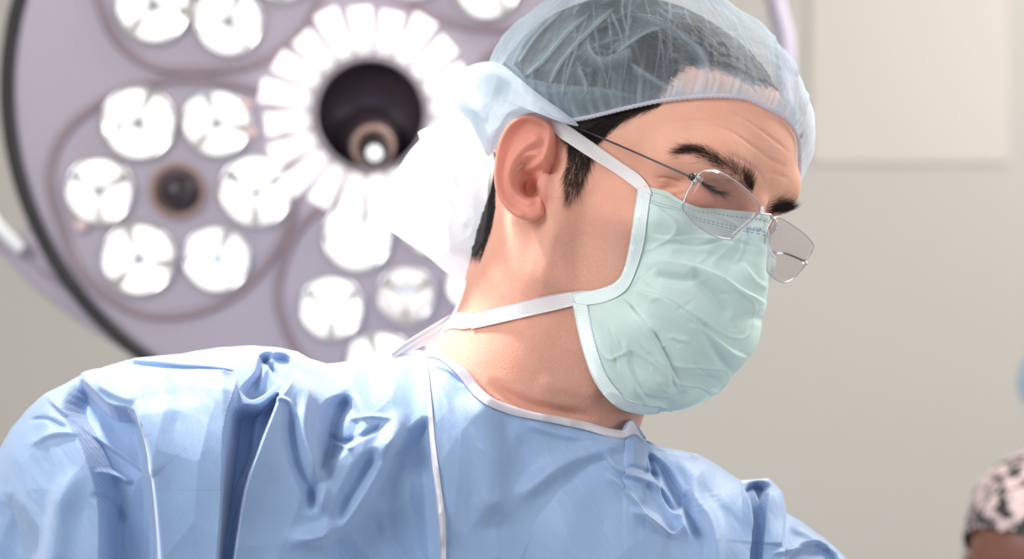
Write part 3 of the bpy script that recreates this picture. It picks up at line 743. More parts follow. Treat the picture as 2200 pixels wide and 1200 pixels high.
mv = MG.reshape(-1, 3); mf = grid_faces(MR, MC); mn = vnormals(mv, mf)
ctr = L2W(np.array([[60, 0, -50.0]]))[0]
if np.median(((mv - ctr) * mn).sum(1)) < 0: mn = -mn; MFLIP = True
else: MFLIP = False
uu, vv = np.meshgrid(np.linspace(0, 1, MC), np.linspace(0, 1, MR)); uvm = np.stack([uu, vv], -1)
mid = sstep(0, .12, uu) * sstep(0, .12, 1 - uu) * sstep(0, .06, vv)
l3 = np.stack([uu * 3, vv * 9, 0 * uu], -1)
disp = (fbm(l3 + 2, 3) * 2.2 + ridged(np.stack([uu * 5 + vv * 2, vv * 7 - uu * 2, 0 * uu + 4], -1)) ** 4 * 1.0) * mid
mv = mv + mn * (disp.reshape(-1, 1) / 1000)
PLE = [  # pleats: a stepped edge each, one layer lying over the next
    ([(1376, 562), (1440, 562), (1520, 583), (1590, 622), (1652, 655)], 5.0, 40, 1, 3), ([(1350, 620), (1420, 638), (1490, 690), (1560, 745), (1612, 772)], 4.5, 40, 1, 3),
    ([(1390, 505), (1440, 512), (1500, 510), (1580, 520)], 1.2, 12, 1, 3), ([(1330, 640), (1380, 690), (1420, 755), (1462, 842)], 4.5, 34, 1, 4),
    ([(1280, 655), (1320, 720), (1352, 800), (1390, 870)], 2.0, 20, 1, 4)]
for L, A, w, sd, w2 in PLE: mv = stroke(mv, mn, L, A, w, .18, side=sd, w2=w2)
MCR = [([(1480, 575), (1540, 640), (1570, 690)], -3.2, 16), ([(1400, 590), (1450, 600), (1500, 600)], -2.2, 14), ([(1560, 700), (1610, 680), (1650, 690)], -1.5, 14), ([(1340, 720), (1350, 790), (1370, 850)], 1.5, 9),
       ([(1395, 700), (1440, 790), (1456, 850)], -2.5, 10), ([(1420, 540), (1480, 530), (1540, 540)], 1.2, 16), ([(1600, 480), (1590, 540), (1575, 570)], 1.0, 4), ([(1430, 518), (1500, 528), (1560, 515), (1640, 535)], -1.0, 6),
       ([(1590, 560), (1620, 600), (1650, 620)], 1.0, 6), ([(1500, 690), (1560, 790), (1600, 800)], -1.2, 12), ([(1300, 680), (1320, 760), (1330, 800)], -1.0, 6), ([(1480, 840), (1430, 862), (1370, 850)], -1.5, 8)]
for L, A, w in MCR: mv = stroke(mv, mn, L, A * 1.25, w * .8, .2)
rr_ = np.random.RandomState(3)
for k in range(26):
    x, y = rr_.uniform(1300, 1630), rr_.uniform(560, 860); a = math.atan2(y - 630, x - 1290) + rr_.normal(0, .25); l = rr_.uniform(20, 60)
    mv = stroke(mv, mn, [(x, y), (x + math.cos(a) * l / 2 + rr_.normal(0, 3), y + math.sin(a) * l / 2), (x + math.cos(a) * l, y + math.sin(a) * l)], rr_.choice([-1, 1]) * rr_.uniform(.3, .8), rr_.uniform(2.5, 6))
for _ in range(2):   # the cloth never dips into the skin
    f0, g = grad(head_sdf, W2L(mv), .5); g /= np.linalg.norm(g, axis=1)[:, None] + 1e-9
    mv = mv + (g @ HR.T) * (np.clip(1.0 - f0, 0, .8) * HS / 1000)[:, None]
def mask_material():
    m, nt, b = new_mat('mask_fabric'); out = nt.nodes['Material Output']
    uv = nd(nt, 'ShaderNodeUVMap'); uv.uv_map = 'UVMap'; sx = nd(nt, 'ShaderNodeSeparateXYZ'); nt.links.new(uv.outputs[0], sx.inputs[0]); U, Vv = sx.outputs[0], sx.outputs[1]
    c = mixc(nt, noise_tex(nt, 25, 3), (.73, .95, .90), (.88, .98, .96))
    tot = None
    for v0 in (.030, .078, .092):
        near = mth(nt, 'LESS_THAN', mth(nt, 'ABSOLUTE', mth(nt, 'SUBTRACT', Vv, v0)), .0022)
        dash = mth(nt, 'LESS_THAN', mth(nt, 'FRACT', mth(nt, 'MULTIPLY', U, 78)), .58)
        x = mth(nt, 'MULTIPLY', near, dash); tot = x if tot is None else mth(nt, 'MAXIMUM', tot, x)
    tot = mth(nt, 'MULTIPLY', tot, .8)
    c = mixc(nt, tot, c, (.16, .46, .56)); nt.links.new(c, b.inputs['Base Color'])
    b.inputs['Roughness'].default_value = .75; b.inputs['Specular IOR Level'].default_value = .2
    h = mth(nt, 'ADD', noise_tex(nt, 1500, 2), mth(nt, 'MULTIPLY', noise_tex(nt, 220, 3), 1.5)); h = mth(nt, 'SUBTRACT', h, mth(nt, 'MULTIPLY', tot, 1.5))
    nr = bump(nt, b, h, .25, .0005)
    tl = nd(nt, 'ShaderNodeBsdfTranslucent'); nt.links.new(c, tl.inputs[0]); mx = nd(nt, 'ShaderNodeMixShader'); mx.inputs[0].default_value = .30
    nt.links.new(b.outputs[0], mx.inputs[1]); nt.links.new(tl.outputs[0], mx.inputs[2]); nt.links.new(mx.outputs[0], out.inputs['Surface']); return m
MASKM = mask_material()
def strip_material(name, col, dot, pitch_u=1.7, pitch_v=1.7, amount=.55):
    """non-woven tape with rows of small heat-pressed dots; UV in millimetres"""
    m, nt, b = new_mat(name)
    uv = nd(nt, 'ShaderNodeUVMap'); uv.uv_map = 'UVMap'; sx = nd(nt, 'ShaderNodeSeparateXYZ'); nt.links.new(uv.outputs[0], sx.inputs[0]); U, Vv = sx.outputs[0], sx.outputs[1]
    fu = mth(nt, 'ABSOLUTE', mth(nt, 'SUBTRACT', mth(nt, 'FRACT', mth(nt, 'DIVIDE', U, pitch_u)), .5)); fv = mth(nt, 'ABSOLUTE', mth(nt, 'SUBTRACT', mth(nt, 'FRACT', mth(nt, 'DIVIDE', Vv, pitch_v)), .5))
    d = mth(nt, 'MULTIPLY', mth(nt, 'LESS_THAN', fu, .2), mth(nt, 'LESS_THAN', fv, .17))
    vin = mth(nt, 'GREATER_THAN', Vv, 1.6)
    d = mth(nt, 'MULTIPLY', mth(nt, 'MULTIPLY', d, vin), amount)
    nt.links.new(mixc(nt, d, col, dot), b.inputs['Base Color']); b.inputs['Roughness'].default_value = .7; b.inputs['Specular IOR Level'].default_value = .25
    bump(nt, b, mth(nt, 'SUBTRACT', mth(nt, 'MULTIPLY', noise_tex(nt, 900, 2), .6), mth(nt, 'MULTIPLY', d, 1.5)), .3, .0004)
    return m
TIEM = strip_material('tie_tape', (.86, .83, .84), (.58, .56, .60))
BINDM = strip_material('mask_binding_tape', (.80, .90, .90), (.45, .66, .72))
face_mask = shell(mv.reshape(MR, MC, 3), .0006, MASKM, 'face_mask', surgeon, uvm)
face_mask['label'] = 'pleated mint green mask'
MASK_BVH = BVHTree.FromPolygons([Vector(v) for v in mv], [tuple(int(i) for i in f) for f in mf])
def band(name, A, B, lifts, mat, parent, n=160, m=10, th=.0005, crown=0.0, smooth=2):
    """strip between two pixel lines lying on what is below it"""
    A = resample(catmull(A, 10) if len(A) > 2 else A, n); B = resample(catmull(B, 10) if len(B) > 2 else B, n)
    t = np.linspace(0, 1, m)[None, :, None]; Q = A[:, None] * (1 - t) + B[:, None] * t
    dep = np.full(Q.shape[:2], np.nan)
    for i in range(n):
        for j in range(m):
            best = None
            for bv, of in lifts:
                h = hit(Q[i, j, 0], Q[i, j, 1], 0, bv)
                if h is not None:
                    y = h[1] - of
                    if best is None or y < best: best = y
            if best is not None: dep[i, j] = best
    for j in range(m):
        ok = ~np.isnan(dep[:, j])
        dep[:, j] = np.interp(np.arange(n), np.arange(n)[ok], dep[ok, j]) if ok.any() else .02
    for _ in range(smooth * 4):
        p = np.pad(dep, ((1, 1), (0, 0)), 'edge'); dep = np.minimum(dep, (p[:-2] + p[2:]) / 2 * .5 + dep * .5)
    G = W(Q[..., 0], Q[..., 1], dep - crown * np.sin(np.pi * t[..., 0]))
    lu = np.r_[0, np.cumsum(np.linalg.norm(np.diff(G[:, m // 2], axis=0), axis=1))] * 1000; wv = np.linalg.norm(G[:, -1] - G[:, 0], axis=1) * 1000
    uv = np.stack([np.broadcast_to(lu[:, None], (n, m)), wv[:, None] * np.linspace(0, 1, m)[None]], -1)
    return shell(G, th, mat, name, parent, uv)
band('edge_binding', [(1370, 404), (1362, 460), (1352, 525), (1340, 580), (1322, 606), (1280, 622), (1228, 630)], [(1397, 418), (1390, 470), (1382, 525), (1368, 575), (1345, 622), (1300, 648), (1240, 657)], [(HEAD_BVH, .003), (MASK_BVH, .0012)], BINDM, face_mask)
band('edge_binding', [(1230, 648), (1248, 735), (1276, 815), (1318, 868), (1360, 886), (1390, 890), (1416, 888)], [(1262, 655), (1278, 735), (1302, 803), (1340, 852), (1370, 864), (1395, 872), (1418, 874)], [(HEAD_BVH, .003), (MASK_BVH, .0012)], BINDM, face_mask)
band('tie_strap', [(1400, 418), (1392, 398), (1372, 374), (1330, 345), (1260, 296), (1183, 244)], [(1372, 410), (1352, 394), (1320, 370), (1268, 338), (1225, 310), (1196, 288), (1186, 262)], [(HEAD_BVH, .0022), (MASK_BVH, .0018), (HAIR_BVH, .0012)], TIEM, face_mask)
lt = [(1336, 606), (1300, 622), (1240, 625), (1180, 634), (1110, 650), (1050, 664), (1018, 672)], [(1340, 632), (1300, 642), (1232, 656), (1180, 668), (1110, 684), (1050, 698), (1012, 706)]
band('tie_strap', lt[0], lt[1], [(HEAD_BVH, .0022)], TIEM, face_mask)
band('tie_strap', [(1026, 676), (1000, 671), (972, 674), (930, 698), (875, 732), (838, 760)], [(1016, 702), (995, 706), (965, 706), (935, 728), (885, 756), (852, 778)], [(HEAD_BVH, .0016)], TIEM, face_mask)
# the printed mark beside the nose wire
MARKM = simple('purple_print', (.42, .40, .72), .7)
def text_on(txt, cx, cy, hpx, ang, mat, name, parent, bvh, off):
    cu = bpy.data.curves.new('t', 'FONT'); cu.body = txt; cu.size = 1; ob = bpy.data.objects.new('t', cu); sc.collection.objects.link(ob)
    dg = bpy.context.evaluated_depsgraph_get(); me = bpy.data.meshes.new_from_object(ob.evaluated_get(dg))
    V = np.array([v.co[:] for v in me.vertices]); F = [tuple(p.vertices) for p in me.polygons]; bpy.data.objects.remove(ob)
    x = V[:, 0] * hpx * 1.4; y = V[:, 1] * hpx * 1.4; c, s = math.cos(ang), math.sin(ang)
    P = np.array([hit(cx + a * c + b * s, cy + a * s - b * c, off, bvh) if hit(cx + a * c + b * s, cy + a * s - b * c, off, bvh) is not None else [np.nan] * 3 for a, b in zip(x, y)])
    F = [f for f in F if not np.isnan(P[list(f)]).any()]; P = np.nan_to_num(P)
    used = sorted({i for f in F for i in f}); mp = {u: i for i, u in enumerate(used)}
    n = len(used); V2 = np.vstack([P[used], P[used] + [0, .0003, 0]]); F2 = [tuple(mp[i] for i in f) for f in F]
    F2 += [tuple(i + n for i in f[::-1]) for f in F2]
    return mesh_obj(name, V2, F2, mat, parent, smooth=False)
text_on('O HA', 1602, 497, 10, .03, MARKM, 'printed_mark', face_mask, MASK_BVH, .0009)
# ---------------------------------------------------------------- eyeglasses
def glass_mat():
    m, nt, b = new_mat('lens_glass'); out = nt.nodes['Material Output']
    b.inputs['Base Color'].default_value = (1, .97, 1, 1); b.inputs['Roughness'].default_value = .02
    g = nd(nt, 'ShaderNodeBsdfGlossy'); g.inputs['Roughness'].default_value = .03; t = nd(nt, 'ShaderNodeBsdfTransparent'); t.inputs[0].default_value = (.92, .89, .91, 1)
    fr = nd(nt, 'ShaderNodeFresnel'); fr.inputs[0].default_value = 1.45; mx = nd(nt, 'ShaderNodeMixShader')
    nt.links.new(mth(nt, 'MINIMUM', fr.outputs[0], .07), mx.inputs[0]); nt.links.new(t.outputs[0], mx.inputs[1]); nt.links.new(g.outputs[0], mx.inputs[2]); nt.links.new(mx.outputs[0], out.inputs['Surface']); return m
LENSM = glass_mat(); STEEL = simple('brushed_silver_wire', (.72, .70, .72), .22, 1); GUN = simple('gunmetal_wire', (.10, .10, .12), .35, 1); PADM = simple('clear_silicone', (.8, .78, .78), .2)
def planeX(px, py, X0, k, sgn):      # plane  x = X0 - k*|y|
    n = np.array([1, k * sgn, 0.0]); d = W(px, py, 0) - CAM; l0 = W2L(CAM[None])[0]; l1 = W2L((CAM + d)[None])[0]; dl = l1 - l0
    t = (X0 - n @ l0) / (n @ dl); return CAM + d * t
LX, LK = 109.0, .10
near_px = [(1522, 367), (1546, 369), (1588, 394), (1620, 422), (1633, 440), (1630, 462), (1602, 488), (1576, 510), (1562, 513), (1534, 506), (1498, 484), (1474, 458), (1469, 444), (1480, 410), (1498, 380), (1508, 371)]
far_px = [(1669, 467), (1684, 471), (1708, 486), (1729, 502), (1746, 520), (1748, 532), (1741, 552), (1728, 574), (1708, 596), (1694, 605), (1681, 606), (1662, 596), (1648, 580), (1640, 555), (1646, 510), (1658, 474)]
specs = empty('eyeglasses', tuple(planeX(1650, 466, LX, 0, 1)))
tag(specs, 'thin rimmed clear eyeglasses with dark wire temples, worn low over the mask', 'glasses')
def lens(pxs, sgn):
    o = catmull(pxs, 6, True); P = np.array([planeX(x, y, LX, LK, sgn) for x, y in o]); c = P.mean(0); n = len(P)
    fw = HR @ np.array([1, 0, 0.0]); rings = [1, .8, .6, .4, .2]; V = []
    for s in (0, 1):
        for r in rings: V.append(c + (P - c) * r + fw * (.0022 * (1 - r * r) - s * .0014))
    V = np.vstack(V + [c + fw * .0022, c + fw * .0008]); F = []
    m = len(rings)
    for s in (0, 1):
        b = s * m * n
        for k in range(m - 1):
            for j in range(n):
                f = (b + k * n + j, b + k * n + (j + 1) % n, b + (k + 1) * n + (j + 1) % n, b + (k + 1) * n + j); F.append(f if s else f[::-1])
        for j in range(n):
            f = (b + (m - 1) * n + j, b + (m - 1) * n + (j + 1) % n, 2 * m * n + s); F.append(f if s else f[::-1])
    for j in range(n): F.append((j, (j + 1) % n, m * n + (j + 1) % n, m * n + j))
    ln = mesh_obj('lens', V, F, LENSM, specs)
    rm = tube(P + fw * -.0006, .00048, STEEL, 'rim', specs, 8, closed=True); return P
Pn = lens(near_px, -1); Pf = lens(far_px, 1)
FW = HR @ np.array([1, 0, 0.0])
hg = planeX(1496, 384, LX, LK, -1); hb = planeX(1484, 380, LX - 5, LK, -1)
ear_top = hit(1188, 252, .002)
th_ = hit(1250, 277, .0016)
tp_pts = catmull(np.array([hb, hb * .5 + th_ * .5 + np.array([0, -.0035, 0]), th_, ear_top if ear_top is not None else th_ + [-.02, .01, .005], hit(1120, 262, .004)]), 10)
tube(tp_pts, .00058, GUN, 'temple', specs, 8)
tube(np.array([hg - FW * .001, hg * .5 + hb * .5 + [0, -.0012, .0006], hb]), [.0012, .0024, .0019], GUN, 'hinge', specs, 10)
tube(np.array([planeX(1489, 386, LX - 3, LK, -1), planeX(1487, 398, LX - 3, LK, -1)]), .0011, STEEL, 'hinge_screw', specs, 10)
for q in ((1492, 389), (1500, 381)): tube(np.array([planeX(q[0], q[1], LX - 3, LK, -1), planeX(q[0] + 1, q[1], LX + .8, LK, -1)]), .0012, STEEL, 'hinge_screw', specs, 12)
# far temple, seen through the far lens, runs back beside the other ear
f0 = planeX(1729, 561, LX - 1, LK, 1); f1 = L2W(np.array([[60, 76, 8.0]]))[0]; f2 = L2W(np.array([[0, 80, 22.0]]))[0]; f3 = L2W(np.array([[-14, 78, 5.0]]))[0]
fa = planeX(1690, 545, 88, 0, 1)
tube(catmull(np.array([f0, fa, f1, f2, f3]), 8), .0006, GUN, 'temple', specs, 8)
tube(np.array([planeX(1731, 566, LX + .8, LK, 1), planeX(1729, 561, LX - 3, LK, 1)]), [.0012, .0014], STEEL, 'hinge', specs, 10)
# bridge and nose pads
b0 = planeX(1631, 458, LX, LK, -1); b1 = planeX(1662, 472, LX, LK, 1)
tube(catmull(np.array([b0, b0 * .6 + b1 * .4 + FW * .003 + [0, 0, .0015], b0 * .4 + b1 * .6 + FW * .003 + [0, 0, .0015], b1]), 6), .0006, STEEL, 'bridge', specs, 8)
for q, sg in (((1634, 457), -1), ((1664, 486), 1)):
    c = planeX(q[0], q[1], LX - 4, LK, sg); th = np.linspace(0, 1, 7)
    tube(c + (HR @ np.array([0, 0, 1.0]))[None] * ((th - .5) * .008)[:, None], .0017 * np.sqrt(np.clip(1 - (2 * th - 1) ** 2, .04, 1)), PADM, 'nose_pad', specs, 10)
    tube(np.array([c, c + FW * .002, planeX(q[0] + 2, q[1] + 4, LX, LK, sg)]), .0004, STEEL, 'pad_arm', specs, 6)
# ---------------------------------------------------------------- surgical gown
def gown_material():
    m, nt, b = new_mat('gown_fabric'); out = nt.nodes['Material Output']
    uv = nd(nt, 'ShaderNodeUVMap'); uv.uv_map = 'UVMap'; sx = nd(nt, 'ShaderNodeSeparateXYZ'); nt.links.new(uv.outputs[0], sx.inputs[0]); U, Vv = sx.outputs[0], sx.outputs[1]
    row = mth(nt, 'FLOOR', mth(nt, 'DIVIDE', Vv, 1.1)); sh = mth(nt, 'MULTIPLY', mth(nt, 'MODULO', row, 2.0), .65)
    a = mth(nt, 'SINE', mth(nt, 'MULTIPLY', mth(nt, 'ADD', U, sh), 2 * math.pi / 1.3)); c_ = mth(nt, 'SINE', mth(nt, 'MULTIPLY', Vv, 2 * math.pi / 1.1))
    dots = mth(nt, 'MAXIMUM', mth(nt, 'MULTIPLY', a, c_), 0.0)
    c = mixc(nt, noise_tex(nt, 14, 3), (.29, .43, .69), (.36, .51, .75))
    c = mixc(nt, mth(nt, 'MULTIPLY', dots, .65), c, (.13, .26, .52)); nt.links.new(c, b.inputs['Base Color'])
    b.inputs['Roughness'].default_value = .5; b.inputs['Specular IOR Level'].default_value = .5
    b.inputs['Sheen Weight'].default_value = .6; b.inputs['Sheen Roughness'].default_value = .5
    h = mth(nt, 'ADD', mth(nt, 'MULTIPLY', dots, -.8), mth(nt, 'MULTIPLY', noise_tex(nt, 260, 3), 1.2))
    nr = bump(nt, b, h, .25, .0005)
    tl = nd(nt, 'ShaderNodeBsdfTranslucent'); nt.links.new(c, tl.inputs[0]); mx = nd(nt, 'ShaderNodeMixShader'); mx.inputs[0].default_value = .12
    nt.links.new(b.outputs[0], mx.inputs[1]); nt.links.new(tl.outputs[0], mx.inputs[2]); nt.links.new(mx.outputs[0], out.inputs['Surface']); return m
GOWNM = gown_material(); PIPEM = cloth_mat('white_binding', (.90, .86, .90), 1.0)
TOPC = np.array([(-200, 1560), (-160, 1420), (-110, 1240), (-60, 1090), (0, 975), (30, 920), (60, 882), (100, 845), (165, 810), (230, 785), (290, 768), (380, 760), (470, 750), (545, 745), (600, 748), (640, 757), (665, 772), (700, 782), (750, 776), (790, 772), (850, 765), (905, 755),
    (925, 755), (945, 758), (965, 768), (1000, 795), (1030, 832), (1060, 857), (1100, 873), (1140, 885), (1200, 896), (1260, 908), (1310, 922), (1338, 926), (1346, 910), (1358, 903), (1372, 925), (1385, 948), (1410, 960), (1450, 966), (1500, 976), (1545, 1002), (1590, 1033), (1620, 1032), (1650, 1029), (1668, 1045), (1678, 1065), (1684, 1100), (1720, 1120), (1770, 1155), (1820, 1200), (1870, 1260), (1920, 1340), (1960, 1420), (2000, 1560)], float)
Q_ = globals().get('QUICK')
gx = np.linspace(-200, 2000, 520 if Q_ else 900)
top = np.interp(gx, TOPC[:, 0], TOPC[:, 1])
nrow = 170 if Q_ else 300
tt = np.r_[np.linspace(0, 1, nrow) ** 1.15, 1 + np.linspace(0.04, 1, 24)]
bot = 1245.0; low = 1900.0
GY = np.where(tt[None] <= 1, top[:, None] + (np.maximum(bot, top[:, None] + 60) - top[:, None]) * np.minimum(tt, 1)[None], 0)
b0_ = np.maximum(bot, top + 60)[:, None]; GY = np.where(tt[None] > 1, b0_ + (low - b0_) * (tt[None] - 1), GY)
GX = np.broadcast_to(gx[:, None], GY.shape)
pq = np.stack([GX.ravel(), GY.ravel()], 1)
yb = lambda x: np.interp(x, [-200, 0, 300, 600, 905, 1100, 1345, 1500, 1700, 2000], [.02, .03, .05, .06, .075, .075, .06, .07, .07, .07])
AMP = lambda x: np.interp(x, [-200, 300, 700, 1000, 1400, 1700, 2000], [.07, .10, .09, .09, .08, .08, .08])
s1 = TOPC[:22]; s2 = TOPC[34:]
dA = poly_dist(pq, s1)[0]; dB = poly_dist(pq, s2)[0]
dS = np.minimum(dA, dB)
Wd = 340.0; inf = np.sqrt(np.clip(1 - (1 - np.clip(dS / Wd, 0, 1)) ** 2, 0, 1))
yf = yb(pq[:, 0]) - AMP(pq[:, 0]) * inf
# collar: the cloth lies on the neck along the neckline
ci = [i for i in range(len(gx)) if 905 <= gx[i] <= 1352]
cd = np.full(len(gx), np.nan)
for i in ci:
    h = hit(gx[i], top[i] + 2)
    if h is not None: cd[i] = h[1] - .003
    else: cd[i] = yb(gx[i])
col_y = np.interp(gx, gx[ci], cd[ci]); k_ = np.ones(13) / 13; cy_ = col_y.copy(); cy_[6:-6] = np.convolve(col_y, k_, 'valid')
base_top = yf.reshape(GY.shape)[:, 0]
delta = np.where((gx > 895) & (gx < 1362), cy_ - base_top, 0)
dC, _, rC = poly_dist(pq, TOPC[21:36]); 
xC = np.interp(rC, np.r_[0, np.cumsum(np.linalg.norm(np.diff(TOPC[21:36], axis=0), axis=1))] / np.sum(np.linalg.norm(np.diff(TOPC[21:36], axis=0), axis=1)), TOPC[21:36, 0])
yf = yf + np.interp(xC, gx, delta) * np.exp(-(dC / 150) ** 1.5)
yg = yf.reshape(GY.shape)
for _ in range(160):
    p_ = np.pad(yg, 1, 'edge'); q_ = (p_[:-2, 1:-1] + p_[2:, 1:-1] + p_[1:-1, :-2] + p_[1:-1, 2:]) / 4; q_[:, :2] = yg[:, :2]; yg = q_
yf = yg.ravel()
GV = W(pq[:, 0], pq[:, 1], yf); GF = grid_faces(GX.shape[0], GX.shape[1])
GN = vnormals(GV, GF)
if np.median(GN[:, 1]) > 0: GN = -GN
GN = GN * .25 + np.array([0, -.75, 0]); GN[:, 1] = np.minimum(GN[:, 1], -.6)
def region(V, N, P, A, soft, inner=None):
    px = toPx(V); P = np.array(P, float); P = catmull(P, 5, True); lo = P.min(0) - soft * 2; hi = P.max(0) + soft * 2
    m = (px > lo).all(1) & (px < hi).all(1); d = poly_dist(px[m], np.vstack([P, P[:1]]))[0]; d = np.where(poly_inside(px[m], P), d, -d)
    V = V.copy(); V[m] += N[m] * (A / 1000 * sstep(-soft * .3, soft, d))[:, None]; return V
# broad shapes
BIG = [
    ([(170, 815), (230, 870), (300, 900), (335, 1060), (352, 1450), (230, 1450), (215, 1100), (180, 960), (140, 880)], -20, 45),
    ([(505, 880), (560, 872), (600, 850), (560, 960), (520, 1090), (470, 1450), (455, 1450), (480, 1080), (492, 950)], -26, 22),
    ([(250, 770), (340, 776), (505, 800), (400, 800), (220, 793)], -6, 8),
    ([(560, 760), (625, 765), (600, 820), (545, 860), (520, 840), (550, 800)], -9, 14),
    ([(690, 880), (750, 850), (780, 920), (720, 990), (680, 1010)], -6, 30),
    ([(760, 1000), (850, 950), (920, 900), (935, 1000), (948, 1420), (820, 1420), (700, 1200)], -9, 60),
    ([(1290, 965), (1330, 1000), (1230, 1070), (1120, 1420), (1040, 1420), (1090, 1120), (1180, 1030)], -4, 150),
    ([(1600, 1045), (1650, 1040), (1640, 1100), (1625, 1420), (1590, 1420), (1612, 1120)], -14, 12),
    ([(1390, 975), (1440, 1010), (1470, 1080), (1440, 1100), (1405, 1040)], -8, 18),
    ([(0, 1085), (60, 1120), (90, 1200), (60, 1450), (-60, 1420)], -10, 130),
    ([(1690, 1200), (1800, 1190), (1840, 1450), (1700, 1450)], -8, 20),
]
for P, A, sf in BIG: GV = region(GV, GN, P, A * 1.5, sf * .5)
STEP = [  # overlapping edges: the higher side, its long fall-off, and the sharp side
    ([(302, 857), (312, 930), (326, 1040), (345, 1450)], 7, 90, -1, 9), ([(505, 806), (507, 850), (490, 905), (480, 1000), (466, 1450)], 10, 90, 1, 3.5),
    ([(915, 757), (922, 850), (930, 950), (945, 1080), (956, 1450)], 5, 120, -1, 3), ([(165, 812), (230, 797), (340, 797), (506, 806)], 8, 60, 1, 3),
    ([(646, 790), (612, 848), (560, 905), (545, 985), (500, 1110), (462, 1450)], 13, 90, -1, 6),
    ([(1612, 1040), (1622, 1120), (1616, 1420)], 7, 60, 1, 4), ([(1668, 1048), (1678, 1100), (1672, 1175)], 4, 40, 1, 5), ([(100, 850), (190, 925), (300, 1000), (330, 1030)], 4, 22, -1, 5)]
for L, A, w, sd, w2 in STEP: GV = stroke(GV, GN, L, A * 1.25, w, .07, side=sd, w2=w2)
RID = [
    ([(645, 800), (660, 860), (655, 930), (690, 1040), (670, 1130)], 6, 20), ([(860, 870), (840, 950), (790, 1050), (720, 1135), (600, 1165)], 9, 22), ([(760, 830), (720, 900), (705, 980), (660, 1110)], -7, 18),
    ([(620, 860), (640, 990), (690, 1120)], -5, 14), ([(580, 855), (618, 862), (640, 900)], 2.5, 5), ([(700, 930), (740, 948), (790, 930), (830, 905)], -3, 7), ([(745, 900), (800, 895), (850, 900)], 2, 6), ([(715, 950), (760, 965)], 2, 5),
    ([(60, 905), (100, 900), (150, 925)], -2, 6), ([(60, 960), (120, 930), (190, 930)], 2, 10), ([(200, 1010), (250, 1020), (290, 1040)], 3, 8), ([(190, 1060), (240, 1080), (270, 1130)], -3, 10), ([(100, 1420), (130, 1100), (180, 1000)], 6, 30),
    ([(1290, 965), (1330, 1010), (1400, 1040), (1450, 1090)], 3.5, 8), ([(1300, 1010), (1350, 1060), (1390, 1110), (1440, 1148)], 3.0, 7), ([(1340, 1000), (1380, 1010), (1420, 1030)], -2, 6), ([(1350, 1090), (1400, 1115), (1440, 1145), (1470, 1110)], 4, 9),
    ([(1392, 960), (1420, 1050), (1470, 1130), (1490, 1160)], 5, 14), ([(1500, 985), (1490, 1060), (1530, 1150), (1540, 1420)], 5, 22), ([(1470, 1050), (1480, 1120), (1500, 1160)], -5, 10), ([(1400, 970), (1450, 975), (1500, 985)], -3, 8),
    ([(1370, 935), (1300, 960), (1200, 1000), (1100, 1080)], 4, 22), ([(1000, 830), (1040, 900), (1060, 1000), (1050, 1140)], 5, 40), ([(925, 790), (960, 800), (1000, 830)], -1.5, 5),
    ([(1690, 1130), (1740, 1150), (1800, 1200)], 3, 12), ([(1650, 1190), (1700, 1180), (1760, 1178)], 3, 6), ([(545, 748), (590, 800), (600, 830)], -5, 8), ([(600, 750), (570, 800), (555, 850)], 3, 8), ([(380, 775), (450, 758), (520, 757), (560, 770)], -2.5, 6),
    ([(940, 1080), (950, 1120), (946, 1180)], 2.5, 7), ([(300, 860), (260, 850), (200, 820)], 3, 14), ([(1120, 905), (1200, 930), (1290, 945)], 1.5, 12)]
for L, A, w in RID: GV = stroke(GV, GN, L, A * 1.5, w * .85, .22)
GP = np.stack([pq[:, 0] * .012, pq[:, 1] * .012, pq[:, 0] * 0], 1)
def rot2(P, a): c, s = math.cos(a), math.sin(a); return np.stack([P[:, 0] * c + P[:, 1] * s, -P[:, 0] * s + P[:, 1] * c, P[:, 2]], 1)
wr = rot2(GP, 1.0); wr = fbm(np.stack([wr[:, 0] * .35, wr[:, 1] * 1.6, wr[:, 2] + 2], 1), 4) * .0016
f1, f2 = crumple(np.stack([pq[:, 0], pq[:, 1] * .6, pq[:, 0] * 0], 1) - np.array([900, 620, 0]), 260, 21, (1150, 330, 1))
wr += (f1 / 60) * .0034 + fbm(GP * .35, 2) * .005
GV = GV + GN * wr[:, None]
# back of the gown: same outline, bulging the other way, joined along the silhouette
ncol, nr_ = GX.shape
yk = yb(pq[:, 0]) + .15 * inf
nk = ((gx > 905) & (gx < 1352)); GVf = GV.reshape(ncol, nr_, 3)
back_top = np.where(nk, .10, 0); back_top = np.convolve(np.r_[[0] * 12, back_top, [0] * 12], np.ones(25) / 25, 'valid')
yk = yk.reshape(ncol, nr_); w_ = np.exp(-(np.arange(nr_) / nr_ * 6) ** 2)[None]; yk = yk + (np.where(nk, back_top, 0)[:, None] * w_ * .8)
step = 3; cols = np.arange(0, ncol, step); 
BVx = W(GX, GY, yk)
BVx[~nk, 0] = GVf[~nk, 0]
nF = len(GV)
allV = np.vstack([GV, BVx.reshape(-1, 3)]); allF = np.vstack([GF, GF[:, ::-1] + nF])
uvg = np.stack([pq[:, 0] / 3.7, pq[:, 1] / 3.7 + pq[:, 0] * .03], 1); uvg = np.vstack([uvg, uvg + [400, 0]])
gown = mesh_obj('surgical_gown', allV, allF, GOWNM, surgeon, uv=uvg)
GOWN_BVH = BVHTree.FromPolygons([Vector(v) for v in GV], [tuple(int(i) for i in f) for f in GF])
pipe0 = [(903, 752), (925, 754), (945, 757), (965, 767), (1000, 794), (1030, 831), (1060, 856), (1100, 872), (1140, 884), (1200, 895), (1260, 907), (1310, 921), (1340, 925), (1350, 906), (1360, 903)]
pipe1 = [(908, 766), (925, 766), (943, 770), (958, 780), (988, 808), (1016, 846), (1052, 872), (1096, 888), (1138, 898), (1198, 909), (1256, 922), (1304, 936), (1338, 940), (1364, 932), (1384, 950)]
